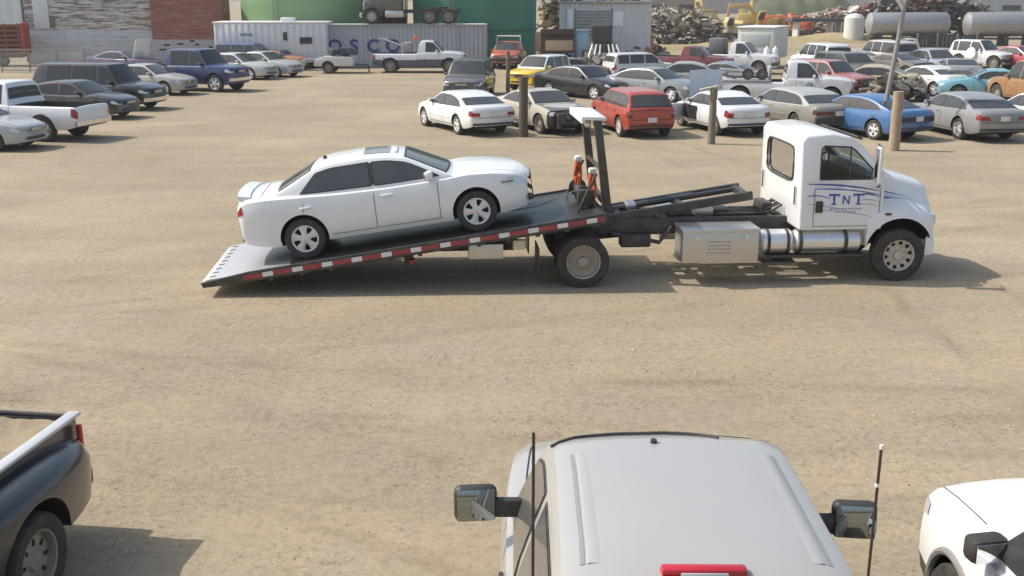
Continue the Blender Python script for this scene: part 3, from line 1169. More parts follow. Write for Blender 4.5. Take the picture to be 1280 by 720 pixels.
def tumble(mb):
    mb.v = [(x, y * (1 - 0.055 * max(0, z - 1.55)), z) for (x, y, z) in mb.v]
    return mb


interior = mat('cab_lining', (0.10, 0.10, 0.10), 0.8)
outer = tumble(MB().prism(CABP, -1.08, 1.08, 0, bevel=0.045, seg=3)).mesh('cab', [TW, interior])
inn = [(4.2 + (x - 4.2) * 0.90, 1.68 + (z - 1.68) * 0.92) for (x, z) in CABP]
cut_in = tumble(MB().prism(inn, -1.0, 1.0, 1, bevel=0.04)).mesh('c', [TW, interior])
WIN = [(3.80, 1.69), (3.80, 2.18), (3.84, 2.22), (4.28, 2.20), (4.35, 2.15), (4.66, 1.84), (4.66, 1.69)]
cut_w = MB().prism(WIN, -1.4, 1.4, 0).mesh('c', [TW, interior])
bk = MB().box((3.45, 0, 1.89), (0.5, 1.40, 0.58), 0, 0.08, seg=3)
cut_b = bk.mesh('c', [TW, interior])
slope = math.atan2(0.52, 0.43)
wsm = MB().box((4.665, 0, 2.05), (0.56, 1.72, 0.4), 0, rot=(0, slope, 0))
cut_f = wsm.mesh('c', [TW, interior])
cabm = boolean(outer, [cut_in, cut_w, cut_b, cut_f])
finish(cabm, 30)
cab = link('cab', cabm, truck)
CG = glass_clear()
for sd in (1, -1):
    gmb = MB()
    gmb.add([(x, sd * (cab_y(z) - 0.035), z) for (x, z) in WIN], [tuple(range(len(WIN)))])
    so = gmb.build('side_window', [CG], cab)
    fr = MB()
    wp = [(x, sd * (cab_y(z) - 0.012), z) for (x, z) in WIN]
    fr.tube(wp + [wp[0]], 0.016, 6)
    fr.tube([(4.28, sd * (cab_y(2.20) - 0.02), 2.20), (4.28, sd * (cab_y(1.69) - 0.02), 1.70)], 0.014, 6)
    fr.build('window_seal', [BLACK], so)
MB().add([(3.505, -0.70, 1.60), (3.505, 0.70, 1.60), (3.497, 0.70, 2.18), (3.497, -0.70, 2.18)], [(0, 1, 2, 3)]).build('rear_window', [glass_clear('smoked_glass', (0.36, 0.40, 0.39))], cab)
rr_ = MB()
pts = []
for k in range(33):
    a = 2 * math.pi * k / 32
    ca, sa = math.cos(a), math.sin(a)
    y = 0.70 * math.copysign(abs(ca) ** 0.35, ca)
    z = 1.89 + 0.29 * math.copysign(abs(sa) ** 0.35, sa)
    pts.append((3.472, y, z))
rr_.tube(pts, 0.018, 6)
rr_.build('window_seal', [BLACK], cab)
MB().add([(4.47, -0.86, 2.21), (4.47, 0.86, 2.21), (4.83, 0.86, 1.85), (4.83, -0.86, 1.85)], [(0, 1, 2, 3)]).build('windshield', [CG], cab)
for yy in (-0.45, 0.45):
    st = MB().box((3.95, yy, 1.30), (0.5, 0.5, 0.16), 0, 0.06).box((3.72, yy, 1.62), (0.14, 0.48, 0.68), 0, 0.06, rot=(0, -0.12, 0)).box((3.69, yy, 2.03), (0.10, 0.28, 0.2), 0, 0.04)
    st.build('seat', [mat('seat_cloth', (0.13, 0.12, 0.11), 0.9)], cab)
MB().box((4.66, 0, 1.55), (0.30, 1.9, 0.30), 0, 0.06).build('dashboard', [mat('dash_grey', (0.07, 0.07, 0.07), 0.7)], cab)
sw = MB()
ring = []
for k in range(25):
    a = 2 * math.pi * k / 24
    ring.append((4.36 + 0.09 * math.sin(a), 0.45 + 0.21 * math.cos(a), 1.72 + 0.19 * math.sin(a)))
sw.tube(ring, 0.016, 6)
sw.tube([(4.36, 0.45, 1.72), (4.6, 0.45, 1.5)], 0.03, 8)
sw.build('steering_wheel', [BLACK], cab)

# door lines, handles, lettering
for sd in (1, -1):
    y = sd * 1.083
    ln = MB()
    gap = [(3.72, 0.93), (3.72, 2.32)]
    for (p, q) in (((3.72, 0.93), (3.72, 1.55)), ((4.80, 0.93), (4.80, 1.55)), ((3.72, 0.93), (4.80, 0.93))):
        ln.box(((p[0] + q[0]) / 2, y - sd * 0.001, (p[1] + q[1]) / 2), (abs(q[0] - p[0]) + 0.006, 0.004, abs(q[1] - p[1]) + 0.006))
    dr = MB().prism([(3.735, 0.945), (4.787, 0.945), (4.787, 1.54), (3.735, 1.54)], sd * 1.07, sd * 1.086)
    do = dr.build('door', [TW], cab)
    ln.build('door_gap', [SEAM], cab)
    MB().box((3.80, sd * 1.10, 1.25), (0.12, 0.035, 0.19), 0, 0.015).build('door_handle', [BLACK], do)
    # blue and grey streaks
    navy = mat('stripe_blue', (0.05, 0.085, 0.36), 0.35)
    grey = mat('stripe_grey', (0.33, 0.38, 0.50), 0.4)
    def streak(x0, z0, x1, z1, th, mi, bend=0.03):
        sm = MB()
        top, bot = [], []
        for k in range(15):
            t = k / 14
            x = x0 + (x1 - x0) * t
            z = z0 + (z1 - z0) * t + bend * math.sin(math.pi * t)
            w = th * (0.15 + 0.85 * math.sin(math.pi * min(1, t * 0.8 + 0.12)))
            top.append((x, z + w / 2))
            bot.append((x, z - w / 2))
        for k in range(14):
            sm.add([(bot[k][0], sd * 1.089, bot[k][1]), (bot[k + 1][0], sd * 1.089, bot[k + 1][1]), (top[k + 1][0], sd * 1.089, top[k + 1][1]), (top[k][0], sd * 1.089, top[k][1])], [(0, 1, 2, 3)], 0)
        sm.build('door_stripe', [(navy, grey)[mi]], do)
    streak(3.60, 1.62, 4.78, 1.50, 0.028, 0)
    streak(3.72, 1.54, 4.80, 1.44, 0.020, 0)
    streak(4.42, 1.44, 4.80, 1.40, 0.026, 0)
    streak(3.60, 1.42, 3.98, 1.38, 0.018, 0)
    streak(3.60, 1.30, 4.40, 1.13, 0.016, 1)
    streak(3.72, 1.20, 4.78, 1.06, 0.014, 1)
    streak(4.42, 1.34, 4.80, 1.32, 0.018, 1)
    streak(4.42, 1.28, 4.80, 1.24, 0.014, 1)
    # serif lettering T N T
    def letter_t(x, z, s):
        o = []
        o.append([(x - 0.5 * s, z + s), (x + 0.5 * s, z + s), (x + 0.5 * s, z + 0.68 * s), (x + 0.40 * s, z + 0.82 * s), (x - 0.40 * s, z + 0.82 * s), (x - 0.5 * s, z + 0.68 * s)])
        o.append([(x - 0.10 * s, z + 0.82 * s), (x + 0.10 * s, z + 0.82 * s), (x + 0.10 * s, z + 0.12 * s), (x - 0.10 * s, z + 0.12 * s)])
        o.append([(x - 0.24 * s, z), (x + 0.24 * s, z), (x + 0.24 * s, z + 0.12 * s), (x - 0.24 * s, z + 0.12 * s)])
        return o

    def letter_n(x, z, s):
        o = [[(x - 0.42 * s, z), (x - 0.24 * s, z), (x - 0.24 * s, z + s), (x - 0.42 * s, z + s)],
             [(x + 0.24 * s, z), (x + 0.42 * s, z), (x + 0.42 * s, z + s), (x + 0.24 * s, z + s)],
             [(x - 0.24 * s, z + s), (x - 0.24 * s, z + 0.70 * s), (x + 0.24 * s, z), (x + 0.24 * s, z + 0.30 * s)]]
        return o
    d = 1 if sd < 0 else -1
    xc = 4.24
    for polys, mi in ((letter_t(xc - 0.20 * d, 1.28, 0.18), 0), (letter_n(xc, 1.29, 0.14), 0), (letter_t(xc + 0.20 * d, 1.28, 0.18), 0)):
        lt = MB()
        for po in polys:
            lt.add([(px_, sd * 1.0905, pz_) for (px_, pz_) in po], [tuple(range(len(po)))], 0)
        lt.build('lettering', [navy], do)
    sub = MB()
    for k in range(9):
        sub.box((xc - 0.24 + 0.06 * k, sd * 1.088, 1.215), (0.042, 0.003, 0.03), 0)
    for k in range(6):
        sub.box((xc - 0.15 + 0.06 * k, sd * 1.088, 1.165), (0.04, 0.003, 0.022), 0)
    sub.build('small_lettering', [grey], do)
    spire = MB()
    spire.add([(xc - 0.11, sd * 1.088, 1.48), (xc + 0.11, sd * 1.088, 1.48), (xc + 0.07, sd * 1.088, 1.58), (xc + 0.03, sd * 1.088, 1.64), (xc - 0.03, sd * 1.088, 1.64), (xc - 0.07, sd * 1.088, 1.58)], [(0, 1, 2, 3, 4, 5)])
    spire.build('door_emblem', [mat('emblem_white', (0.82, 0.82, 0.80), 0.4)], do)
    # mirror
    mr = MB().box((4.66, sd * 1.25, 1.93), (0.07, 0.15, 0.60), 0, 0.035, seg=3)
    mo = mr.build('side_mirror', [TW], truck)
    MB().box((4.622, sd * 1.25, 1.93), (0.008, 0.12, 0.54), 0, 0.003).build('mirror_glass', [MIRROR], mo)
    MB().tube([(4.72, sd * 1.03, 2.24), (4.69, sd * 1.27, 2.22), (4.69, sd * 1.27, 1.60), (4.75, sd * 1.05, 1.55)], 0.014, 6).build('mirror_arm', [BLACK], mo)
    MB().box((3.462, sd * 0.86, 1.40), (0.02, 0.035, 0.30), 0, 0.01).build('grab_handle', [BLACK], cab)
# sun visor above windshield and wiper cowl
MB().box((4.48, 0, 2.32), (0.10, 1.7, 0.035), 0, 0.012, rot=(0, 0.5, 0)).build('sun_visor', [BLACK], cab)

# bonnet with integral wings
f_t = smooth([(4.55, 1.85), (5.2, 1.69), (5.68, 1.555), (5.79, 1.48), (5.84, 1.28)], 0.04)
f_yt = smooth([(4.55, 0.90), (5.2, 0.80), (5.84, 0.66)], 0.05)
f_f = smooth([(4.55, 1.18), (4.9, 1.22), (5.3, 1.22), (5.65, 1.12), (5.84, 1.0)], 0.06)
f_yo = smooth([(4.55, 1.08), (4.8, 1.11), (5.3, 1.12), (5.72, 1.08), (5.84, 0.98)], 0.04)
f_zb = smooth([(4.55, 0.38), (4.76, 0.40), (4.84, 0.55), (5.84, 0.62)], 0.03)


def bonnet_half(x):
    t, yt, f, yo, b = f_t(x), f_yt(x), f_f(x), f_yo(x), f_zb(x)
    return [(0, b), (yo * 0.9, b), (yo, b + 0.05), (yo + 0.005, f - 0.20), (yo - 0.01, f - 0.10), (yo - 0.05, f - 0.02), (yo - 0.12, f + 0.03),
            (yt + 0.08, f + 0.13), (yt + 0.03, (f + t) / 2 + 0.06), (yt - 0.01, t - 0.07), (yt - 0.08, t - 0.01), (yt * 0.5, t + 0.015), (0, t + 0.02)]


rings = []
for x in list(np.linspace(4.63, 5.80, 34)) + [5.815, 5.83]:
    h = bonnet_half(x)
    w = lambda xx, yy: xx - 0.06 * max(0, (xx - 5.2) / 0.63) ** 2 * (yy / 1.1) ** 2
    rings.append([(w(x, y), y, z) for (y, z) in h] + [(w(x, y), -y, z) for (y, z) in h[-2:0:-1]])
bm_ = MB().loft(rings).mesh('bonnet', [TW, UNDER])
cutm = MB()
for sd in (1, -1):
    cutm.lathe([(0.57, min(sd * 0.62, sd * 1.5)), (0.57, max(sd * 0.62, sd * 1.5))], 40, 1, Matrix.Translation((5.19, 0, 0.48)))
bm_ = boolean(bm_, [cutm.mesh('c', [TW, UNDER])])
finish(bm_, 38)
bonnet = link('bonnet', bm_, truck)
MB().box((5.84, 0, 1.02), (0.05, 0.95, 0.52), 0, 0.04).build('grille', [mat('grille_grey', (0.12, 0.12, 0.12), 0.4, 0.4)], bonnet)
for sd in (1, -1):
    MB().box((5.74, sd * 0.78, 0.98), (0.16, 0.34, 0.2), 0, 0.05, rot=(0, 0, -sd * 0.25)).build('headlight', [LENS], bonnet)
    MB().box((4.95, sd * 1.115, 1.12), (0.10, 0.02, 0.04), 0, 0.008).build('marker_lamp', [DARKRED], bonnet)
    def hs(x0, z0, x1, z1, th, mi):
        stp = MB()
        for k in range(16):
            q = []
            for (tt, up) in ((k / 16, -1), ((k + 1) / 16, -1), ((k + 1) / 16, 1), (k / 16, 1)):
                x = x0 + (x1 - x0) * tt
                z = z0 + (z1 - z0) * tt + up * th / 2 * (1 - tt * 0.9)
                hh = bonnet_half(x)[6:11]
                y = float(np.interp(z, [p_[1] for p_ in hh], [p_[0] for p_ in hh])) + 0.007
                q.append((x, sd * y, z))
            stp.add(q, [(0, 1, 2, 3)], 0)
        stp.build('bonnet_stripe', [(navy, grey)[mi]], bonnet)
    hs(4.66, 1.52, 5.35, 1.36, 0.030, 0)
    hs(4.66, 1.42, 5.20, 1.33, 0.024, 0)
    hs(4.66, 1.37, 5.05, 1.35, 0.075, 0)
    hs(4.66, 1.47, 5.55, 1.27, 0.014, 1)
rows = []
for j in range(17):
    y = (j / 8 - 1) * 1.08
    x = 5.93 - 0.16 * (y / 1.08) ** 4
    rows.append([(x - 0.14, y, 0.42), (x, y, 0.44), (x + 0.01, y, 0.56), (x - 0.01, y, 0.70), (x - 0.14, y, 0.72)])
MB().loft(rows).build('bumper', [TW], truck)
MB().box((5.80, 0, 0.40), (0.12, 1.7, 0.06), 0, 0.02).build('bumper_valance', [BLACK], truck)

# ---- tilting deck
BP = 8.53
MBED = Matrix.Translation((-4.35, 0, 0.50)) @ Matrix.Rotation(-R(BP), 4, 'Y')


def bedpart(name, mb, mats, parent=truck, angle=35):
    mb.v = [tuple(MBED @ Vector(q)) for q in mb.v]
    return mb.build(name, mats, parent, angle)


DECK = mat('deck_steel', (0.055, 0.058, 0.062), 0.34, 0.5, vary=0.5, scale=3, dust=0.09, dcol=(0.38, 0.36, 0.33))
mb = MB().box((1.95, 0, -0.045), (5.62, 2.40, 0.09), 0, 0.008)
for k in range(12):
    mb.box((-0.6 + 0.47 * k, 0, -0.14), (0.07, 2.3, 0.10))
bed = bedpart('deck', mb, [DECK])
tail = MB().prism([(-1.64, -0.10), (-1.66, -0.03), (-1.55, -0.001), (-0.29, 0.003), (-0.29, -0.02), (-0.86, -0.02), (-0.86, -0.10)], -1.20, 1.20, bevel=0.003)
for k in range(9):
    tail.box((-1.50, -1.05 + 0.262 * k, 0.002), (0.09, 0.035, 0.008), 1)
tl = bedpart('tail_ramp', tail, [mat('ramp_aluminium', (0.56, 0.57, 0.58), 0.42, 0.55, vary=0.12, dust=0.2, scale=4), BLACKSTEEL], bed)
for sd in (1, -1):
    rail = MB().prism([(-1.64, -0.11), (-1.66, -0.03), (-0.9, 0.03), (4.76, 0.03), (4.76, -0.13), (-0.9, -0.13)], sd * 1.20, sd * 1.255, bevel=0.006)
    rl = bedpart('side_rail', rail, [BLACKSTEEL], bed)
    tp = MB()
    u = -1.0
    k = 0
    while u < 4.66:
        ln_ = 0.30 if k % 2 == 0 else 0.165
        ln_ = min(ln_, 4.70 - u)
        tp.box((u + ln_ / 2, sd * 1.2585, -0.05), (ln_ - 0.001, 0.004, 0.072), 0 if k % 2 == 0 else 1)
        u += ln_
        k += 1
    bedpart('reflective_tape', tp, [mat('tape_red', (0.30, 0.022, 0.026), 0.35, vary=0.2, dust=0.12), mat('tape_white', (0.72, 0.70, 0.68), 0.35)], rl)
for sd in (1, -1):
    sr = MB().box((3.1, sd * 0.40, -0.255), (8.4, 0.09, 0.14), 0, 0.008)
    bedpart('subframe_rail', sr, [BLACKSTEEL], bed)
for u in (0.2, 2.0, 3.6, 5.05, 6.1, 7.2):
    bedpart('cross_member', MB().box((u, 0, -0.25), (0.10, 0.74, 0.10)), [BLACKSTEEL], bed)
mb = MB().tube([(4.9, 0.05, -0.20), (6.4, 0.05, -0.19)], 0.055, 12).tube([(6.4, 0.05, -0.19), (7.1, 0.05, -0.19)], 0.03, 10)
bedpart('slide_cylinder', mb, [mat('cylinder_grey', (0.10, 0.10, 0.10), 0.4, 0.5)], bed)
MB().tube([(1.3, 0.28, 0.90), (0.2, 0.28, 1.02)], 0.06, 10).tube([(1.3, -0.28, 0.90), (0.2, -0.28, 1.02)], 0.06, 10).build('lift_cylinder', [BLACKSTEEL], truck)
mb = MB()
mb.box((5.32, 0, -0.17), (0.16, 0.34, 0.10), 0, 0.02)
bedpart('roller_block', mb, [ALU], bed)

# headboard with light bar
hb = MB()
for sd in (1, -1):
    hb.prism([(0.36, 1.16), (0.50, 1.16), (0.30, 2.62), (0.18, 2.62)], sd * 0.75 - 0.05, sd * 0.75 + 0.05, bevel=0.006)
    hb.tube([(-0.05, sd * 0.75, 1.16), (0.24, sd * 0.75, 1.78)], 0.022, 8)
hb.box((0.40, 0, 1.30), (0.08, 1.5, 0.10), 0, 0.008).box((0.31, 0, 1.85), (0.05, 1.42, 0.05))
headboard = hb.build('headboard', [BLACKSTEEL], truck)
lbm = MB().box((0.17, -0.08, 2.66), (0.40, 1.50, 0.06), 0, 0.02, rot=(0, 0.05, 0)).box((0.0, -0.10, 2.63), (0.06, 1.46, 0.10), 0, 0.02)
lb_ = lbm.build('light_bar', [mat('light_bar_white', (0.78, 0.79, 0.80), 0.35, dust=0.1)], headboard)
for sd in (1, -1):
    for (yy) in (0.60, 0.45):
        MB().lathe([(0.0, -0.05), (0.05, -0.05), (0.06, 0.0), (0.055, 0.02), (0, 0.03)], 14, 0, Matrix.Translation((0.10, sd * yy, 2.55)) @ Matrix.Rotation(math.pi / 2, 4, 'Z')).build('work_lamp', [CHROME], lb_)
orange = mat('strap_orange', (0.62, 0.13, 0.04), 0.7, vary=0.3)
for (x, y, z0, z1) in ((0.10, 0.42, 1.32, 1.80), (0.24, -0.28, 1.22, 1.70)):
    sb = MB()
    for k in range(4):
        sb.tube([(x + 0.03 * math.cos(k * 1.6), y + 0.05 * math.sin(k * 1.6), z1), (x + 0.05 * math.cos(k * 1.6 + 0.4), y + 0.07 * math.sin(k * 1.6), (z0 + z1) / 2), (x + 0.03 * math.cos(k * 1.6), y + 0.05 * math.sin(k * 1.6 + 0.3), z0)], 0.032, 7, 0)
    sb.box((x, y, z1 + 0.05), (0.12, 0.14, 0.10), 1, 0.03)
    sb.build('tie_down_strap', [orange, mat('strap_white', (0.70, 0.68, 0.64), 0.6)], truck)
wd = MB().lathe([(0, -0.40), (0.15, -0.40), (0.15, -0.36), (0.08, -0.35), (0.08, 0.35), (0.15, 0.36), (0.15, 0.40), (0, 0.40)], 20, 0, Matrix.Translation((0.10, 0.05, 1.36)))
wd.box((0.10, -0.48, 1.35), (0.26, 0.18, 0.26), 0, 0.03)
wn = wd.build('winch', [BLACKSTEEL], truck)
MB().tube([(0.0, 0.05, 1.36), (-0.6, 0.03, 1.12), (-1.05, 0.02, 1.045)], 0.010, 6).build('winch_cable', [STEELRIM], wn)

# things hung under the deck behind the rear wheels
for sd in (1, -1):
    MB().box((-1.55, sd * 0.82, 0.60), (0.55, 0.45, 0.24), 0, 0.012).build('under_deck_box', [ALU], truck)
    MB().box((-1.02, sd * 1.0, 0.70), (0.20, 0.12, 0.16), 0, 0.02).build('lamp_bracket', [mat('bracket_cream', (0.70, 0.62, 0.42), 0.5)], truck)
    MB().box((-0.72, sd * 0.88, 0.42), (0.02, 0.60, 0.50), 0, 0.005).build('mud_flap', [BLACK], truck)
    MB().box((-2.72, sd * 0.92, 0.44), (0.10, 0.16, 0.08), 0, 0.015).build('tail_lamp', [REDLENS], truck)
mb = MB().box((-2.0, 0, 0.46), (2.0, 0.16, 0.14), 0, 0.01).box((-2.78, 0, 0.42), (0.14, 1.7, 0.12), 0, 0.01).box((-1.15, 0, 0.66), (0.3, 0.9, 0.3), 0, 0.02)
mb.tube([(-1.0, 0.2, 0.85), (-2.2, 0.2, 0.52)], 0.05, 10)
mb.build('wheel_lift', [BLACKSTEEL], truck)
MB().box((-2.80, -0.78, 0.45), (0.2, 0.10, 0.07), 0, 0.01).build('lift_lamp', [mat('lamp_white', (0.75, 0.72, 0.68), 0.3)], truck)

# ------------------------------------------------------------------ white sedan on the deck
SP = 8.4
sp_loc = Matrix.Translation(T0) @ Matrix.Rotation(R(YAW), 4, 'Z') @ Vector((-2.99, -0.02, 0.705))
hero = thing('sedan_car', 'white four-door sedan sitting on the tilted deck of the flatbed truck', 'car', sp_loc, YAW, pitch=SP)
hsp = sedan(L=4.76, W=1.83, H=1.44, wb=2.74, fo=0.98, belt=0.93, hood=0.96, nosez=0.74, deck=1.09, tailsz=(0.30, 0.17), lampw=0.42, lamph=0.15, mould=None, r=0.325, rim='alloy', tailz=0.90, platez=0.80, low=[(-2.395, 0.95), (-2.30, 1.06), (-1.9, 1.065), (-1.4, 1.03), (-0.8, 0.985), (0.0, 0.95), (0.9, 0.95), (1.28, 0.97), (1.75, 0.925), (2.15, 0.845), (2.345, 0.74)], gapmat=mat('white_gap', (0.16, 0.16, 0.16), 0.7), lampside=0.36, tailside=0.09, qslant=0.30, gh=[(1.225, 0.93), (1.105, 0.99), (0.40, 1.345), (0.10, 1.41), (-0.35, 1.44), (-0.80, 1.43), (-1.06, 1.385), (-1.74, 1.09), (-1.88, 1.03)], ws=(1.075, 0.38), rw=(-1.70, -1.12), sw=[(1.125 - 1.26, 1.125 - 0.20), (-1.34, 1.125 - 1.34)], seams=[1.125 - 0.30, 1.125 - 1.31, -1.30],
            grille=(0.60, 0.20, 0.80), lampz=0.70)
hc = build_car(hero, hsp, WHITEPAINT, 2, dust=0.06, glass=mat('grey_glass', (0.055, 0.06, 0.06), 0.07, spec=0.7, dust=0.10, dcol=(0.30, 0.30, 0.28), scale=1.2))
spl = MB()
rows = []
for j in range(15):
    y = (j / 7 - 1) * 0.72
    x = hc.warp(hc.xr + 0.10, y) + 0.06
    z = hc.top_z(hc.xr + 0.16, y)
    rows.append([(x - 0.10, y, z + 0.055), (x - 0.09, y, z + 0.075), (x + 0.10, y, z + 0.03), (x + 0.12, y, z), (x - 0.06, y, z - 0.03)])
spl.loft(rows).build('boot_spoiler', [paint(WHITEPAINT, dust=0.06)], hero)
rows = []
for i in range(6):
    x = -0.10 - 0.42 * i / 5 + 0.25
    rows.append([(x, (j / 4 - 1) * 0.40, hc.g_top(x, (j / 4 - 1) * 0.40) + 0.006) for j in range(9)])
MB().grid(rows).build('sunroof', [mat('sunroof_glass', (0.22, 0.22, 0.22), 0.12)], hero)
MB().box((0.24, 0, hc.g_top(0.24, 0) + 0.008), (0.06, 0.7, 0.03), 0, 0.02).build('white_roof_strip', [paint(WHITEPAINT, dust=0.06)], hero)  # raised white strip across the roof ahead of the sunroof
MB().lathe([(0.0, -0.05), (0.03, -0.04), (0.035, 0.0), (0.02, 0.03), (0, 0.035)], 12, 0, Matrix.Translation((-0.92, 0, hc.g_top(-0.92, 0) + 0.02)) @ Matrix.Rotation(math.pi / 2, 4, 'X')).build('aerial_base', [BLACK], hero)
for sd in (1, -1):
    MB().box((1.92, sd * (hc.body_y(1.92, 0.62) + 0.002), 0.72), (0.20, 0.012, 0.035), 0, 0.004).build('side_marker', [mat('marker_grey', (0.25, 0.22, 0.2), 0.3)], hero)
    MB().box((hc.warp(hc.xf, 0.66) - 0.02, sd * 0.66, 0.40), (0.10, 0.26, 0.10), 0, 0.03, rot=(0, 0, -sd * 0.35)).build('fog_lamp', [BLACK], hero)

# ------------------------------------------------------------------ cars in the yard
YARD_R = 'cars parked in the rows on the right of the yard'
YARD_L = 'vehicles parked along the left side of the yard'
YARD_C = 'vehicles standing at the back of the yard'


def yard(name, label, cat, px, py, heading, sp, col, group, **k):
    p = spot(px, py)
    t = thing(name, label, cat, (p.x, p.y, 0), heading, group)
    s = build_car(t, sp, col, **k)
    return t, s


# front row, right of the middle
yard('sedan_car', 'clean white sedan with red tail lamps at the left end of the nearest row', 'car', 578, 161, 118, sedan(L=4.75, W=1.80, H=1.36, belt=0.88, tailsz=(0.30, 0.18), mould=0.55), WHITEPAINT, YARD_R, dust=0.10)
wr, ws_ = yard('wrecked_car', 'wrecked tan car missing its front bumper, behind the thick dark post', 'car', 676, 160, -62, sedan(L=4.5, H=1.36, rim='steel'), (0.50, 0.47, 0.38), YARD_R, dust=0.4, black_front=True)
eng = MB().box((ws_.xf - 0.10, 0, 0.55), (0.26, 1.3, 0.38), 0, 0.05)
for k in range(9):
    eng.box((ws_.xf + random.uniform(-0.05, 0.08), random.uniform(-0.7, 0.7), random.uniform(0.3, 0.72)), (0.14, random.uniform(0.08, 0.25), random.uniform(0.05, 0.2)), k % 2, 0.015, rot=(random.uniform(-0.4, 0.4), 0, random.uniform(-0.5, 0.5)))
eng.build('engine_bay', [BLACKSTEEL, mat('engine_grey', (0.07, 0.07, 0.07), 0.5)], wr)
for sd in (1, -1):
    MB().box((ws_.xf - 0.28, sd * 0.66, 0.70), (0.18, 0.30, 0.14), 0, 0.03, rot=(0, 0.3 * sd, -sd * 0.5)).build('headlight', [LENS], wr)
MB().prism([(0.95, 0.92), (2.05, 0.80), (2.05, 0.83), (0.95, 0.96)], -0.72, 0.72, bevel=0.006).build('bonnet', [paint((0.05, 0.05, 0.05), dust=0.3)], wr)

yard('hatchback_car', 'orange red boxy hatchback with a black rear window, behind the white light bar', 'car', 787, 164, 103, suv(L=4.4, W=1.76, H=1.50, wb=2.62, fo=0.88, belt=0.98, hood=0.98, nosez=0.84, rake=0.42, tum=0.32, r=0.335, tailsz=(0.16, 0.30), tailmat=DARKRED, clear=0.2), (0.40, 0.042, 0.022), YARD_R, dust=0.10)
wo, wos = yard('sedan_car', 'white sedan with its bonnet up and a front door hanging open', 'car', 898, 162, 106, sedan(L=4.5, W=1.76, H=1.36, rim='steel', tailsz=(0.22, 0.24)), WHITEPAINT, YARD_R, dust=0.12)
hb_ = MB()
rows = []
for i in range(9):
    u = i / 8
    rows.append([(1.02 + 0.30 * u * 0.5, (j / 5 - 1) * (0.66 - 0.05 * u), 0.98 + 1.0 * u + 0.05 * math.sin(math.pi * u) - 0.03 * (j / 5 - 1) ** 2) for j in range(11)])
hb_.grid(rows)
hb2 = MB()
hb2.grid([[(x + 0.03, y, z) for (x, y, z) in r_] for r_ in rows])
hb_.add(hb2.v, hb2.f, 0)
hb_.build('bonnet', [paint((0.62, 0.66, 0.72), dust=0.15)], wo)
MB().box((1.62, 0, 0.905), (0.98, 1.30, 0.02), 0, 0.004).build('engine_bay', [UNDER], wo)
dM = Matrix.Translation((0.98, 0.90, 0)) @ Matrix.Rotation(R(-58), 4, 'Z')
dm = MB()
dm.prism([(-1.02, 0.30), (-0.05, 0.30), (0.0, 0.55), (0.0, 0.86), (-1.04, 0.88)], -0.02, 0.06, 0, dM, bevel=0.012)
for (p_, q_) in (((-1.02, 0.86), (-0.80, 1.30)), ((-0.80, 1.30), (-0.35, 1.26)), ((-0.35, 1.26), (0.0, 0.86))):
    dm.tube([tuple(dM @ Vector((p_[0], 0.0, p_[1]))), tuple(dM @ Vector((q_[0], -0.06, q_[1])))], 0.03, 6)
dm.build('open_door', [paint(WHITEPAINT, dust=0.12)], wo)
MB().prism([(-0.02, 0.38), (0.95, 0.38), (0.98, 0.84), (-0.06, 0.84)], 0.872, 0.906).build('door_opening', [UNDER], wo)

yard('sedan_car', 'long grey sedan with wide dark red tail lamps, partly hidden behind the white cab', 'car', 992, 158, 108, sedan(L=5.2, W=1.92, H=1.40, wb=2.9, fo=1.05, tailsz=(0.62, 0.17), tailmat=DARKRED, mould=0.55, bumper='black', bumpz=0.5, rim='steel'), (0.22, 0.215, 0.20), YARD_R, dust=0.3, cabin_col=(0.42, 0.42, 0.40))
yard('sedan_car', 'bright blue sedan with blue wheels beside the tan wooden post', 'car', 1074, 167, 119, sedan(L=4.75, W=1.76, H=1.36, tailsz=(0.62, 0.22), tailmat=mat('smoked_lens', (0.015, 0.02, 0.045), 0.25)), (0.035, 0.14, 0.34), YARD_R, dust=0.10, rim='alloy')
yard('sedan_car', 'silver grey sedan with red tail lamps at the right of the nearest row', 'car', 1199, 167, 98, sedan(L=4.85, W=1.84, H=1.42, tailsz=(0.34, 0.18), r=0.345, belt=0.93, deck=1.02), (0.25, 0.26, 0.265), YARD_R, dust=0.16, black_front=False)
yard('sedan_car', 'small white car cut off by the right edge of the picture', 'car', 1296, 165, 98, sedan(L=4.3, W=1.7, H=1.36, belt=0.88), WHITEPAINT, YARD_R, dust=0.12)

# second row
yard('suv_car', 'yellow off-roader with a white roof and black side windows', 'car', 676, 110, 238, suv(L=4.1, W=1.7, H=1.62, belt=1.0, hood=1.0, nosez=0.85, rim='steel'), (0.78, 0.55, 0.03), YARD_R, dust=0.10, cabin_col=(0.78, 0.78, 0.74))
yard('suv_car', 'dark grey people carrier facing the camera behind the clean white sedan', 'car', 587, 121, 263, suv(L=4.7, W=1.9, H=1.70, belt=1.0, hood=0.98, nosez=0.82), (0.05, 0.06, 0.07), YARD_R, dust=0.18)
yard('sedan_car', 'black sedan parked nose right behind the orange red hatchback', 'car', 729, 121, -45, sedan(L=4.8, H=1.42, rim='alloy'), (0.012, 0.014, 0.018), YARD_R, dust=0.06, glass=GLASS_D)
yard('sedan_car', 'steel blue sedan wedged between the black sedan and the raised bonnet', 'car', 818, 124, -40, sedan(L=4.8, H=1.40), (0.16, 0.20, 0.25), YARD_R, dust=0.35)
yard('sedan_car', 'pale silver car with a rounded roof in front of the dark red pickup', 'car', 850, 113, 168, sedan(L=4.6, H=1.40), (0.32, 0.33, 0.33), YARD_R, dust=0.3)
yard('suv_car', 'small white estate car showing two dark side windows, behind the steel blue sedan', 'car', 800, 102, 20, suv(L=4.2, W=1.7, H=1.55, belt=1.0, hood=0.98, nosez=0.85), (0.66, 0.67, 0.67), YARD_R, dust=0.25)

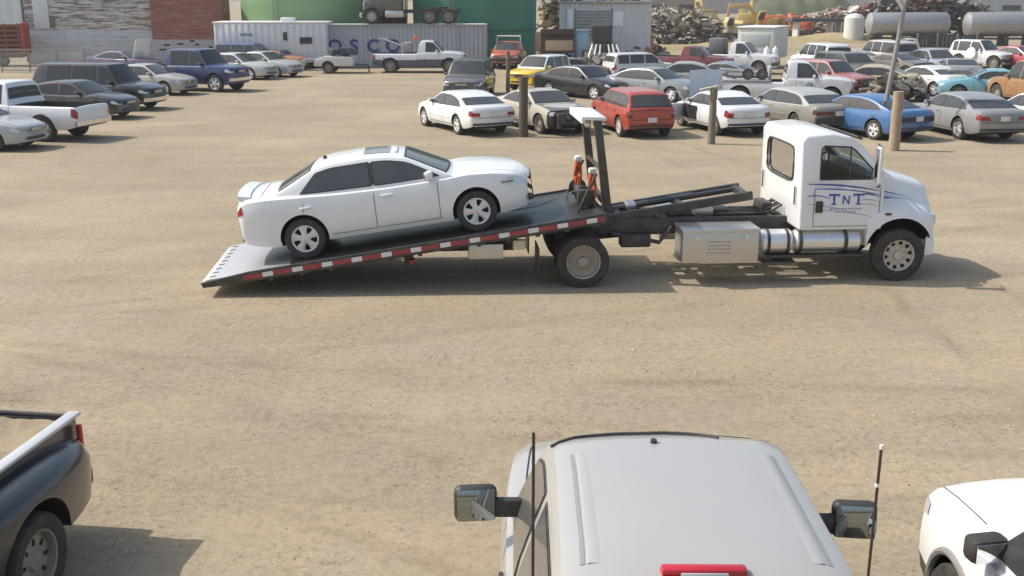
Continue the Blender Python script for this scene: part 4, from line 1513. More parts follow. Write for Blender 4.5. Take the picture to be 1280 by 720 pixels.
ram, rams = yard('recovery_pickup', 'white pickup tow truck with a low crane body, parked behind the long grey sedan', 'tow truck', 978, 131, -10, pickup(L=5.9, wb=3.7, H=1.88, cab=1.55, rail=1.02, floor=0.9, r=0.40, belt=1.18, hood=1.20, nosez=1.06, bumper='black'), (0.70, 0.71, 0.72), YARD_R, dust=0.18, rim='steel')
bm2 = MB().box((-1.75, 0, 1.04), (2.3, 1.9, 0.10), 0, 0.02).box((-0.62, 0, 1.30), (0.12, 1.5, 0.6), 0, 0.02)
bm2.tube([(-0.7, 0, 1.3), (-2.7, 0, 1.45)], 0.07, 8)
bm2.build('crane_body', [mat('tow_body_grey', (0.34, 0.36, 0.37), 0.5, vary=0.2, dust=0.3)], ram)
MB().lathe([(0, -0.03), (0.17, -0.03), (0.19, 0.0), (0.17, 0.01), (0, 0.012)], 20, 0, Matrix.Translation((0.95, -0.985, 0.86)) @ Matrix.Rotation(math.pi, 4, 'Z')).build('door_emblem', [mat('emblem_grey', (0.25, 0.27, 0.29), 0.5)], ram)
dp = ram.matrix_basis
rl_ = Matrix.Translation(ram.location) @ Matrix.Rotation(R(-10), 4, 'Z')
dl = rl_ @ Vector((-1.55, -0.72, 1.09))
dolly = thing('wheel_dolly', 'two-wheeled towing dolly lying on the deck of the white pickup tow truck', 'dolly', dl, -10)
MB().box((0, 0.1, 0.10), (1.7, 0.14, 0.07), 0, 0.01).box((-0.6, 0.6, 0.10), (0.08, 1.1, 0.07)).box((0.6, 0.6, 0.10), (0.08, 1.1, 0.07)).build('frame', [BLACKSTEEL], dolly)
for x in (0.02, 0.60):
    put_wheel(dolly, x, -0.05, 0.23, 0.16, 'steel')

yard('suv_car', 'faded red off-road estate with a dark grille facing right', 'car', 1034, 119, -55, suv(L=4.4, W=1.75, H=1.62, belt=1.02, hood=1.02, nosez=0.90, bumper='black', bumpz=0.5, grille=(0.76, 0.18, 1.0), rim='steel', lampw=0.2), (0.40, 0.10, 0.10), YARD_R, dust=0.25)
yard('sedan_car', 'gold beige saloon beside the leaning lamp post', 'car', 1084, 117, 158, sedan(L=4.6, H=1.36, tailmat=DARKRED), (0.48, 0.41, 0.25), YARD_R, dust=0.25)
yard('sedan_car', 'pearl white coupe just right of the leaning lamp post', 'car', 1157, 117, 112, sedan(L=4.5, W=1.74, H=1.34, tailmat=DARKRED), (0.72, 0.71, 0.66), YARD_R, dust=0.15)
yard('sedan_car', 'dark navy car whose tail shows between the pearl white coupe and the turquoise coupe', 'car', 1199, 119, 140, sedan(L=4.4, H=1.30), (0.03, 0.045, 0.09), YARD_R, dust=0.3)
tq, tqs = yard('coupe_car', 'turquoise coupe with a dark hole in its door, near the rusty orange truck', 'car', 1236, 124, 163, sedan(L=4.4, W=1.7, H=1.36, rim='steel', belt=0.92), (0.16, 0.40, 0.49), YARD_R, dust=0.15)
MB().box((-0.05, 0.855, 0.62), (0.52, 0.03, 0.30), 0, 0.012).build('door_hole', [UNDER], tq)
ot, ots = yard('rusty_truck', 'rusty orange truck cab cut off by the right edge of the picture', 'truck', 1295, 134, 100, pickup(L=5.0, W=1.9, H=1.95, wb=3.0, r=0.42, bumper='black'), (0.30, 0.14, 0.045), YARD_R, dust=0.3, rim='steel')

# third row
yard('pickup_truck', 'dark red pickup standing across the back of the yard in front of the sheds', 'pickup truck', 858, 95, -22, pickup(L=5.4, H=1.72, W=1.85, cab=1.6), (0.16, 0.012, 0.025), YARD_C, dust=0.15, rim='steel')
wp_, wps = yard('work_truck', 'white work pickup with dark equipment boxes behind its cab, beside the camper trailer', 'pickup truck', 916, 91, -25, pickup(L=5.6, H=1.85, cab=1.5, bumper='black'), (0.70, 0.71, 0.71), YARD_C, dust=0.2, rim='steel')
MB().box((-1.0, 0.2, 1.55), (0.9, 1.2, 0.9), 0, 0.05).box((-1.9, 0, 1.2), (0.7, 1.3, 0.5), 0, 0.04).build('equipment_box', [mat('equipment_grey', (0.16, 0.17, 0.16), 0.6, vary=0.3)], wp_)
yard('suv_car', 'white two-tone off-roader with a dark rear window, behind the faded red estate', 'car', 1023, 92, 103, suv(L=4.6, W=1.95, H=1.80, belt=1.1), (0.78, 0.78, 0.78), YARD_C, dust=0.12)
yard('wrecked_car', 'stripped tan car body without glass between the white off-roader and the tan van', 'car', 1062, 92, 150, sedan(L=4.4, H=1.4, rim='steel'), (0.40, 0.35, 0.27), YARD_C, dust=0.45, black_front=True)
yard('van_car', 'pale tan van with a long rear window, left of the leaning lamp post', 'van', 1100, 88, 108, suv(L=4.8, W=1.9, H=1.85, belt=1.15, hood=1.1), (0.58, 0.56, 0.50), YARD_C, dust=0.25)
yard('wrecked_car', 'low dark wreck with its engine showing, behind the leaning lamp post', 'car', 1120, 95, -60, sedan(L=4.4, H=1.3, rim='steel'), (0.07, 0.07, 0.07), YARD_C, dust=0.4, black_front=True)
yard('sedan_car', 'silver blue sedan facing the camera, right of the leaning lamp post', 'car', 1166, 93, -78, sedan(L=4.7, H=1.46), (0.28, 0.34, 0.42), YARD_C, dust=0.2)
jp, jps = yard('suv_car', 'white short off-roader with a round white spare wheel cover, alone on bare ground', 'car', 1228, 85, -55, suv(L=3.9, W=1.75, H=1.75, wb=2.4, fo=0.6, r=0.40, bumper='black', bumpz=0.55, rim='steel'), (0.72, 0.73, 0.73), YARD_C, dust=0.15)
MB().lathe([(0, -0.09), (0.33, -0.09), (0.36, 0.0), (0.33, 0.08), (0, 0.09)], 20, 0, Matrix.Translation((-0.3, -0.93, 0.95))).build('wheel_cover', [mat('cover_white', (0.8, 0.8, 0.8), 0.4)], jp)
yard('sedan_car', 'bright red car at the right edge behind the turquoise coupe', 'car', 1272, 86, -60, sedan(L=4.4, H=1.42), (0.40, 0.03, 0.05), YARD_C, dust=0.2)

yard('sedan_car', 'dull blue grey car between the dolly deck and the pale silver car', 'car', 900, 113, 150, sedan(L=4.5, H=1.40, rim='steel'), (0.15, 0.19, 0.24), YARD_R, dust=0.3)
yard('wrecked_car', 'stripped rusty brown car body left of the black sedan', 'car', 712, 104, 25, sedan(L=4.4, H=1.35, rim='steel'), (0.22, 0.15, 0.10), YARD_R, dust=0.4, black_front=True)
yard('suv_car', 'dark green estate behind the faded red estate and the gold beige saloon', 'car', 1060, 104, -70, suv(L=4.5, H=1.6), (0.035, 0.06, 0.05), YARD_R, dust=0.25)
yard('wrecked_car', 'crushed grey car between the silver blue sedan and the short white off-roader', 'car', 1197, 103, -100, sedan(L=4.4, H=1.25, rim='steel'), (0.20, 0.20, 0.20), YARD_C, dust=0.4, black_front=True)
yard('pickup_truck', 'faded tan pickup behind the silver blue sedan under the grey tanks', 'pickup truck', 1142, 80, 172, pickup(L=5.2, H=1.7, cab=1.5), (0.42, 0.37, 0.28), YARD_C, dust=0.35, rim='steel')
# left-hand group
yard('sedan_car', 'silver car whose nose just enters the left edge of the picture', 'car', -36, 184, -10, sedan(L=4.6, H=1.40, lampw=0.3), (0.40, 0.42, 0.43), YARD_L, dust=0.2)
lw_, lws = yard('pickup_truck', 'white stepped-tail pickup with its tailgate facing right, at the left edge', 'pickup truck', 22, 171, 166, pickup(L=5.6, W=1.95, H=1.85, tailsz=(0.14, 0.40), rim='alloy', r=0.40, cab=1.9), (0.76, 0.77, 0.78), YARD_L, dust=0.12)
yard('sedan_car', 'black sedan with a dusty bonnet between the white pickup and the long dark van', 'car', 100, 146, -14, sedan(L=4.8, H=1.40), (0.012, 0.014, 0.017), YARD_L, dust=0.06, glass=GLASS_D)
yard('van_car', 'long dark van with white lower bumper in the left row', 'van', 132, 135, -15, suv(L=5.5, W=1.92, H=1.84, wb=3.1, fo=1.0, belt=1.02, hood=1.05, nosez=0.86, lampw=0.3, rake=0.3, sw=[(0.35, 1.25), (-0.85, 0.25), (-2.05, -0.95)], bumper='chrome', bumpz=0.45), (0.010, 0.012, 0.017), YARD_L, dust=0.05, glass=GLASS_D)
yard('sedan_car', 'dusty silver sedan between the long dark van and the blue pickup', 'car', 187, 117, -16, sedan(L=4.7, H=1.40), (0.40, 0.40, 0.38), YARD_L, dust=0.4)
yard('pickup_truck', 'navy blue crew-cab pickup with chrome bumper in the left row', 'pickup truck', 240, 112, -20, pickup(L=6.5, W=2.0, H=2.0, wb=4.0, cab=2.45, r=0.42, belt=1.22, hood=1.24, nosez=1.10, rail=1.16, rim='alloy'), (0.010, 0.026, 0.115), YARD_L, dust=0.05, glass=GLASS_D)
pc, pcs = yard('sedan_car', 'dark violet car with its white bonnet raised, behind the bed of the navy pickup', 'car', 158, 92, -20, sedan(L=4.6, H=1.36), (0.05, 0.04, 0.13), YARD_L, dust=0.25)
MB().prism([(1.05, 0.95), (1.10, 0.95), (1.45, 2.0), (1.40, 2.0)], -0.65, 0.65, bevel=0.01).build('bonnet', [paint((0.75, 0.76, 0.76), dust=0.1)], pc)
yard('sedan_car', 'silver white sedan just beyond the bonnet of the navy pickup', 'car', 298, 98, -22, sedan(L=4.7, H=1.42), (0.50, 0.51, 0.50), YARD_L, dust=0.2)
yard('sedan_car', 'light grey car last in the left row, nose towards the open yard', 'car', 332, 95, -25, sedan(L=4.6, H=1.40), (0.42, 0.44, 0.46), YARD_L, dust=0.2)
yard('suv_car', 'blue estate in front of the white site trailer', 'car', 316, 86, -12, suv(L=4.6, H=1.6), (0.05, 0.10, 0.28), YARD_L, dust=0.25)
yard('hatchback_car', 'small rusty orange car in front of the white site trailer', 'car', 357, 86, -20, suv(L=3.0, W=1.5, H=1.15, wb=1.8, fo=0.55, r=0.28, belt=0.8, hood=0.8, nosez=0.65, clear=0.15, sw=[(0.0, 0.4), (-0.6, -0.1), (-0.9, -0.7)]), (0.50, 0.17, 0.05), YARD_L, dust=0.2)

# tow truck at the container
tt, tts = yard('recovery_pickup', 'white and navy pickup tow truck with an orange beacon, in front of the lettered container', 'tow truck', 527, 90, -2, pickup(L=5.5, wb=3.5, H=1.88, cab=1.55, rail=1.12, r=0.41, belt=1.2, hood=1.22, nosez=1.08, floor=0.95, bumper='black'), (0.72, 0.74, 0.76), YARD_C, dust=0.14, rim='steel', two_tone=((0.03, 0.05, 0.13), 0.82))
MB().lathe([(0.0, -0.10), (0.13, -0.10), (0.12, 0.08), (0.06, 0.13), (0, 0.14)], 16, 0, Matrix.Translation((-0.32, 0, 1.98)) @ Matrix.Rotation(math.pi / 2, 4, 'X')).build('beacon', [mat('beacon_orange', (0.65, 0.10, 0.03), 0.3)], tt)
b3 = MB()
for sd in (1, -1):
    b3.tube([(-0.7, sd * 0.25, 1.35), (-2.3, sd * 0.12, 1.95), (-2.5, sd * 0.1, 1.9)], 0.055, 8)
b3.box((-0.75, 0, 1.45), (0.4, 1.2, 0.6), 0, 0.04)
b3.tube([(-1.0, 0.45, 1.1), (-1.0, 0.45, 1.75)], 0.10, 10).tube([(-1.0, -0.45, 1.1), (-1.0, -0.45, 1.75)], 0.10, 10)
b3.build('tow_boom', [mat('boom_grey', (0.30, 0.31, 0.32), 0.5, 0.2, dust=0.2)], tt)
ol, ols = yard('pickup_truck', 'orange pickup with a white roll hoop facing the camera below the green tank', 'pickup truck', 636, 84, 262, pickup(L=4.6, W=1.85, H=1.65, wb=2.9, belt=1.02, hood=1.05, nosez=0.9, bumper='black', r=0.36, rail=1.0), (0.52, 0.11, 0.045), YARD_C, dust=0.15, rim='steel')
MB().tube([(0.05, -0.78, 0.95), (0.0, -0.74, 1.95), (0.0, 0.74, 1.95), (0.05, 0.78, 0.95)], 0.05, 8).build('roll_hoop', [mat('hoop_white', (0.8, 0.8, 0.78), 0.4)], ol)

# ------------------------------------------------------------------ foreground vehicles
fr_ = thing('pickup_truck', 'silver crew-cab pickup with black towing mirrors, seen from above at the bottom centre', 'pickup truck', (0.0, 0.0, 0), 89.5)
RS = pickup(L=5.9, W=2.02, H=2.0, wb=3.6, fo=1.0, cab=2.55, r=0.41, belt=1.26, hood=1.26, nosez=1.12, rail=1.22, tum=0.30, nomir=1, topm=0.15, hoodx=1.6, lean=0.05, mircol=0)
cw = RS['wb'] / 2 + RS['fo'] - 1.28
cb = cw - 2.55
RS['gh'] = [(cw + 0.10, 1.26), (cw - 0.02, 1.32), (cw - 0.58, 1.93), (cw - 0.80, 1.985), (cw - 1.2, 2.0), (cb + 0.5, 1.995), (cb + 0.26, 1.975), (cb + 0.14, 1.92), (cb + 0.04, 1.29), (cb + 0.02, 1.2)]
RS['sw'] = [(cw - 1.20, cw - 0.22), (cb + 0.34, cw - 1.34)]
RS['seams'] = [cw - 0.32, cw - 1.27, cb + 0.24]
RS['wsbow'] = 0.42
RS['crown'] = 0.020
rs = build_car(fr_, RS, (0.385, 0.375, 0.36), 2, dust=0.07, glass=GLASS_N)
# header of the roof stands at y = 5.95 m from the camera foot
hdr = cw - 0.66
fr_.location = (0.925 - math.cos(R(89.5)) * hdr, 6.09 - math.sin(R(89.5)) * hdr, 0)
silver = paint((0.385, 0.375, 0.36), dust=0.07)
for sd in (1, -1):        # roof drip channels and ribs
    rows, rib = [], []
    for i in range(20):
        x = cb + 0.34 + (cw - 0.98 - cb - 0.34) * i / 19
        ye = rs.g_edge(x) - 0.055
        rows.append([(rs.gwarp(x, ye), sd * (ye - 0.016), rs.g_top(x, ye - 0.016) + 0.003), (rs.gwarp(x, ye), sd * (ye + 0.006), rs.g_top(x, ye + 0.006) + 0.003)])
        ye -= 0.055
        rib.append([(rs.gwarp(x, ye), sd * (ye - 0.03), rs.g_top(x, ye - 0.03) + 0.001), (rs.gwarp(x, ye), sd * (ye - 0.02), rs.g_top(x, ye) + 0.0025), (rs.gwarp(x, ye), sd * (ye + 0.015), rs.g_top(x, ye) + 0.0035), (rs.gwarp(x, ye), sd * (ye + 0.03), rs.g_top(x, ye + 0.03) + 0.001)])
    MB().grid(rows).build('roof_channel', [mat('channel_grey', (0.25, 0.255, 0.26), 0.5)], fr_)
    MB().loft(rib, close=False, cap=False).build('roof_rib', [silver], fr_)
# black windshield header gasket
rows = []
for j in range(21):
    x = cw - 0.62
    u = j / 10 - 1
    y = 0.19 + u * 0.50
    rows.append((rs.gwarp(x, y) - 0.12 * u ** 4, y, rs.g_top(x - 0.12 * u ** 4, y) + 0.008))
MB().tube(rows, 0.010, 6).build('header_seal', [BLACK], fr_)
MB().lathe([(0, -0.01), (0.022, -0.01), (0.018, 0.014), (0, 0.016)], 12, 0, Matrix.Translation((cw - 0.86, 0.09, rs.g_top(cw - 0.86, 0.09) + 0.008)) @ Matrix.Rotation(math.pi / 2, 4, 'X')).build('aerial_base', [BLACK], fr_)
bl = MB().box((cb + 0.245, 0.03, 1.99), (0.07, 0.40, 0.06), 0, 0.02)
blo = bl.build('high_brake_lamp', [mat('brake_red', (0.45, 0.015, 0.03), 0.25, coat=0.5)], fr_)
MB().box((cb + 0.215, 0.03, 1.985), (0.02, 0.22, 0.035), 0, 0.006).build('cargo_lamp', [LENS], blo)
for sd in (1, -1):
    m_ = MB()
    xm = cw - (0.58 if sd > 0 else 0.78)
    yb = rs.g_side(xm, 1.40)
    m_.box((xm, sd * (yb + 0.07), 1.445), (0.07, 0.20, 0.13), 0, 0.03)
    m_.box((xm, sd * (yb + 0.27), 1.475), (0.10, 0.27, 0.235), 0, 0.045, rot=(0, 0.12, sd * 0.10), seg=3)
    mo = m_.build('towing_mirror', [BLACK], fr_)
    MB().box((xm - 0.052, sd * (yb + 0.265), 1.481), (0.006, 0.235, 0.20), 0, 0.0028, rot=(0, 0.12, sd * 0.10)).build('mirror_glass', [mat('dim_mirror', (0.30, 0.33, 0.34), 0.02, 1.0)], mo)  # glass colour darkened in place of a dark reflection
# whip marker rods standing behind the cab
for (px, tip, base) in ((667, 541, 'left'), (1102, 557, 'right')):
    # they stand in the front corners of the bed, right behind the cab
    yr = 4.02
    q = (tip - 360) / FOCAL
    dy_, dz_ = math.cos(PITCH) - q * math.sin(PITCH), -math.sin(PITCH) - q * math.cos(PITCH)
    top = CAM_H + dz_ * yr / dy_
    xt = (px - 640) / FOCAL * yr / dy_
    t = thing('whip_rod', 'plain dark whip rod crossing the left side window of the silver pickup' if base == 'left' else 'dark whip rod with white bands, right of the silver pickup\'s right-hand mirror', 'rod', (xt, yr, 0.73))
    lean = 0.0 if base == 'left' else -0.012
    MB().tube([(lean, 0, 0), (0, 0, top - 0.73)], 0.0065, 8).build('rod', [mat('rod_brown', (0.05, 0.035, 0.03), 0.5)], t)
    if base == 'right':
        MB().tube([(0, 0, top - 0.745), (0, 0, top - 0.728)], 0.008, 8).build('tip', [mat('tip_white', (0.8, 0.8, 0.78), 0.5)], t)
        MB().tube([(lean * 0.27, 0, top - 0.73 - 0.18), (lean * 0.25, 0, top - 0.73 - 0.166)], 0.009, 8).build('band', [mat('tip_white', (0.8, 0.8, 0.78), 0.5)], t)
    else:
        MB().tube([(0, 0, 0), (0, 0, 0.05)], 0.014, 8).build('foot', [BLACK], t)

# navy stepside pickup at bottom left, tail away from the camera
st = thing('pickup_truck', 'dark navy stepside pickup with bare metal bed rails, at bottom left', 'pickup truck', (-4.72, 6.4, 0), -97)
navy_p = paint((0.012, 0.016, 0.027), dust=0.08)
bx = MB()
rear = -2.30
# bed box (hollow) : two walls, tailgate, front board, floor
for sd in (1, -1):
    bx.box((rear + 1.05, sd * 0.70, 0.86), (2.1, 0.05, 0.46), 0, 0.008)
bx.box((rear + 0.03, 0, 0.84), (0.06, 1.40, 0.48), 0, 0.012)
bx.box((rear + 2.08, 0, 0.84), (0.05, 1.40, 0.48), 0, 0.008)
bx.box((rear + 1.05, 0, 0.64), (2.1, 1.42, 0.06))
bxo = bx.build('bed_box', [navy_p], st)
for sd in (1, -1):
    MB().box((rear + 1.05, sd * 0.715, 1.105), (2.14, 0.11, 0.035), 0, 0.014).build('bed_rail', [mat('bare_rail', (0.62, 0.63, 0.63), 0.38, 0.4, dust=0.1)], bxo)
MB().tube([(rear + 0.03, -0.70, 1.09), (rear + 0.03, -0.35, 1.095), (rear + 0.03, 0, 1.10), (rear + 0.03, 0.35, 1.095), (rear + 0.03, 0.70, 1.09)], 0.022, 8).build('tailgate_rail', [BLACK], bxo)
# flared rear wings : loft along the truck around the wheel
for sd in (1, -1):
    rings = []
    for i in range(30):
        u = i / 29
        x = rear + 0.06 + 2.05 * u
        cx = rear + 1.17
        f = math.sin(math.pi * min(1, max(0, u))) ** 0.45
        yo = 0.80 + 0.24 * f
        zt = 0.80 + 0.20 * math.sin(math.pi * min(1, u * 0.96 + 0.02)) ** 0.32
        zb = 0.44
        rings.append([(x, sd * 0.715, zb), (x, sd * 0.715, zt + 0.015), (x, sd * (0.73 + (yo - 0.73) * 0.5), zt + 0.01), (x, sd * (yo - 0.05), zt - 0.035), (x, sd * yo, zt - 0.12), (x, sd * (yo + 0.005), (zt + zb) / 2), (x, sd * (yo - 0.02), zb)])
    wm = MB().loft(rings).mesh('rear_wing', [navy_p, UNDER])
    cmx = MB().lathe([(0.46, min(sd * 0.74, sd * 1.4)), (0.46, max(sd * 0.74, sd * 1.4))], 36, 1, Matrix.Translation((rear + 1.17, 0, 0.40))).mesh('c', [navy_p, UNDER])
    wm = boolean(wm, [cmx])
    finish(wm, 40)
    wo_ = link('rear_wing', wm, st)
    MB().box((rear + 0.03, sd * 0.762, 0.86), (0.045, 0.05, 0.32), 0, 0.018).build('taillight', [mat('tail_red', (0.55, 0.05, 0.03), 0.2, coat=0.4)], st)
    MB().box((rear + 1.75, sd * 0.985, 0.60), (0.09, 0.03, 0.05), 0, 0.008).build('marker_lamp', [AMBER], wo_)
    put_wheel(st, rear + 1.17, sd * 0.89, 0.375, 0.25, 'steel')
    put_wheel(st, rear + 1.17 + 3.0, sd * 0.85, 0.385, 0.25, 'alloy')
    MB().box((rear + 2.02, sd * 0.84, 0.42), (0.34, 0.24, 0.10), 0, 0.02).build('step', [BLACK], st)
MB().box((rear - 0.05, 0, 0.50), (0.12, 1.55, 0.16), 0, 0.03).build('bumper', [BLACK], st)
dirt = []
rg = random.Random(5)
for i in range(24):
    row = []
    for j in range(18):
        x = rear + 0.07 + 1.96 * i / 23
        y = -0.67 + 1.34 * j / 17
        row.append((x, y, 1.065 + 0.04 * math.sin(i * 0.35) * math.sin(j * 0.4) + rg.uniform(-0.012, 0.012)))
    dirt.append(row)
ld = MB().grid(dirt).build('dirt_load', [GROUND])
ld.matrix_world = Matrix.Translation(st.location) @ Matrix.Rotation(R(-97), 4, 'Z')
tag(ld, 'load of tan dirt filling the bed of the dark stepside pickup', 'dirt', kind='stuff')
# cab and front of the stepside
cabs = MB().prism([(rear + 2.16, 0.45), (rear + 2.14, 1.15), (rear + 2.26, 1.68), (rear + 2.40, 1.74), (rear + 3.2, 1.74), (rear + 3.75, 1.20), (rear + 4.9, 1.10), (rear + 5.0, 0.9), (rear + 5.0, 0.45)], -0.88, 0.88, 0, bevel=0.06, seg=3)
cabs.build('cab', [navy_p], st)
for sd in (1, -1):
    MB().prism([(rear + 2.42, 1.22), (rear + 2.46, 1.64), (rear + 3.12, 1.64), (rear + 3.55, 1.22)], sd * 0.878, sd * 0.886).build('side_window', [GLASS], st)

# white off-roader at bottom right
wx = thing('suv_car', 'white off-roader with black mirror cut off by the bottom right corner', 'car', (3.97, 5.17, 0), 92)
WS = suv(L=4.8, W=1.90, H=1.80, wb=2.85, fo=0.95, r=0.39, belt=1.10, hood=1.15, nosez=1.0, mirx=1.0, mirs=(0.15, 0.25, 0.17), mircol=0, clad=0.50)
wss = build_car(wx, WS, (0.80, 0.81, 0.81), 2, dust=0.05)
wcow = MB()
rows = []
for j in range(15):
    y = (j / 7 - 1) * 0.70
    x = wss.xf - 1.12
    rows.append([(wss.gwarp(x, y) - 0.05, y, 1.125), (wss.gwarp(x, y) + 0.08, y, 1.135)])
wcow.grid(rows).build('wiper_cowl', [BLACK], wx)
for sd in (1, -1):        # grey wheel-arch lips
    pts = []
    for k in range(21):
        a = math.pi * (0.02 + 0.96 * k / 20)
        x = WS['wb'] / 2 + 0.465 * math.cos(a)
        z = WS['r'] * 1.04 + 0.465 * math.sin(a)
        pts.append((wss.warp(x, 0.9), sd * (wss.body_y(x, z) - 0.005), z))
    MB().tube(pts, 0.03, 8).build('arch_lip', [mat('arch_grey', (0.20, 0.20, 0.19), 0.6, dust=0.2)], wx)


# ------------------------------------------------------------------ posts and poles
def post(name, label, px, py, h, r0, r1, m, lean=(0, 0), group=None, cat='post'):
    p = spot(px, py)
    mb = MB()
    n = 9
    pts = [(lean[0] * k / n + random.uniform(-0.008, 0.008), lean[1] * k / n, h * k / n) for k in range(n + 1)]
    mb.tube(pts, [r0 + (r1 - r0) * k / n + random.uniform(-0.004, 0.004) for k in range(n + 1)], 14)
    o = mb.build(name, [m])
    o.location = (p.x, p.y, 0)
    return tag(o, label, cat, group)


WOODD = mat('dark_timber', (0.105, 0.085, 0.062), 0.9, vary=0.35, scale=12, bump=0.6)
WOODT = mat('tan_timber', (0.36, 0.28, 0.19), 0.9, vary=0.3, scale=10, bump=0.6)
WOODG = mat('grey_timber', (0.20, 0.17, 0.135), 0.9, vary=0.35, scale=10, bump=0.6)
post('wooden_post', 'thick dark wooden post in front of the wrecked tan car', 654, 171, 1.95, 0.155, 0.145, WOODD, group='timber posts in the yard')
post('wooden_post', 'thin brown wooden post below the green tank', 635, 117, 1.95, 0.10, 0.09, WOODG, group='timber posts in the yard')
wpst = post('wooden_post', 'grey wooden post topped with a broken pale plank', 889, 180, 1.72, 0.125, 0.115, WOODG, group='timber posts in the yard')
MB().box((-0.12, 0, 1.74), (0.62, 0.16, 0.05), 0, 0.01, rot=(0, -0.18, 0.1)).box((0.16, 0.02, 1.78), (0.22, 0.12, 0.05), 0, 0.01, rot=(0, 0.2, 0.3)).build('broken_plank', [mat('pale_timber', (0.50, 0.45, 0.33), 0.9, vary=0.2)], wpst)
post('wooden_post', 'pale tan wooden post standing against the leaning lamp post', 1117, 188, 1.75, 0.165, 0.155, WOODT, group='timber posts in the yard')
lp = spot(1098, 172)
lamp = thing('lamp_post', 'thin leaning grey metal lamp post with a bracket at its top', 'lamp post', (lp.x, lp.y, 0))
GALV = mat('galvanised_steel', (0.30, 0.29, 0.28), 0.5, 0.5, vary=0.2, dust=0.15)
MB().tube([(0.02, 0, 0), (0.26, 0, 2.2), (0.50, 0, 4.6), (0.57, 0, 5.4)], [0.085, 0.08, 0.07, 0.065], 12).build('pole', [GALV], lamp)
MB().tube([(0.45, 0, 4.05), (0.15, 0, 4.45), (-0.2, 0, 4.55)], 0.06, 8).box((-0.4, 0, 4.55), (0.5, 0.22, 0.14), 0, 0.05).build('bracket', [mat('bracket_pale', (0.68, 0.67, 0.64), 0.5)], lamp)

# ------------------------------------------------------------------ white trailer, container, semi tractor
trl = thing('site_trailer', 'long low white site trailer with a door and a window, left of the lettered container', 'trailer', (*spot(345, 84).xy, 0), 1.5)
TRW = corrugated('trailer_white', (0.70, 0.71, 0.73), 0.4, dust=0.12, dcol=(0.5, 0.46, 0.4))
MB().box((0, 0, 1.62), (7.0, 2.5, 2.3), 0, 0.06).build('wall', [TRW], trl)
MB().box((0, 0, 2.80), (7.12, 2.6, 0.12), 0, 0.04).build('roof', [mat('trailer_roof', (0.72, 0.71, 0.68), 0.6, vary=0.1)], trl)
MB().box((1.0, -0.3, 2.97), (0.9, 0.7, 0.26), 0, 0.08).build('roof_vent', [mat('vent_white', (0.76, 0.76, 0.74), 0.5)], trl)
wf = MB().box((2.2, -1.26, 1.72), (0.95, 0.05, 0.55), 0, 0.02).build('window', [mat('frame_pale', (0.6, 0.6, 0.6), 0.5)], trl)
MB().box((2.2, -1.29, 1.72), (0.78, 0.02, 0.40)).build('pane', [GLASS], wf)
wf = MB().box((0.92, -1.26, 1.98), (0.36, 0.05, 0.62), 0, 0.02).build('window', [mat('frame_pale', (0.6, 0.6, 0.6), 0.5)], trl)
MB().box((0.92, -1.29, 1.98), (0.26, 0.02, 0.50)).build('pane', [GLASS], wf)
MB().box((-1.5, -1.255, 2.08), (0.75, 0.03, 0.16)).build('side_vent', [mat('vent_grey', (0.3, 0.3, 0.3), 0.6)], trl)
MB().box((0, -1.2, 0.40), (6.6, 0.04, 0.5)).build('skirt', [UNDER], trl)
for x in (-1.8, -1.0):
    put_wheel(trl, x, -1.05, 0.36, 0.2, 'steel')

cont = thing('shipping_container', 'long grey shipping container lettered in blue, with an old truck parked on its roof', 'container', (*spot(492, 83).xy, 0), 0.5)
CG_ = corrugated('container_grey', (0.40, 0.43, 0.47), 0.28, dust=0.12, dcol=(0.32, 0.27, 0.22), depth=0.08)
MB().box((0, 0, 1.36), (11.9, 2.34, 2.42), 0).build('side_panel', [CG_], cont)
fr2 = MB()
for sx in (1, -1):
    for sy in (1, -1):
        fr2.box((sx * 6.02, sy * 1.17, 1.33), (0.16, 0.14, 2.66), 0, 0.01)
for zz in (0.10, 2.62):
    for sy in (1, -1):
        fr2.box((0, sy * 1.185, zz), (11.88, 0.10, 0.12), 0)
    for sx in (1, -1):
        fr2.box((sx * 6.03, 0, zz), (0.1, 2.2, 0.12), 0)
fr2.box((4.3, -1.20, 1.35), (0.06, 0.06, 2.4), 0)
fr2.build('frame', [mat('container_frame', (0.27, 0.28, 0.29), 0.6, vary=0.2, dust=0.3)], cont)
MB().box((0, 0, 2.66), (11.9, 2.3, 0.04)).build('roof', [mat('container_roof', (0.58, 0.56, 0.50), 0.7, vary=0.2, dust=0.3)], cont)
ltr = text_mesh('COSCO', 1.18, 0.01, 0.035)
ltr.materials.append(mat('lettering_blue', (0.03, 0.045, 0.22), 0.6))
# letters spread out along the side
for k, (ch, x) in enumerate((('C', -5.0), ('O', -3.55), ('S', -2.35), ('C', -1.15), ('O', 0.12))):
    me = text_mesh(ch, 1.10, 0.01, 0.03)
    me.materials.append(mat('lettering_blue', (0, 0, 0)))
    o = link('lettering', me, cont)
    o.location = (x, -1.215, 0.98)
    o.rotation_euler = (math.pi / 2, 0, 0)
bpy.data.meshes.remove(ltr)

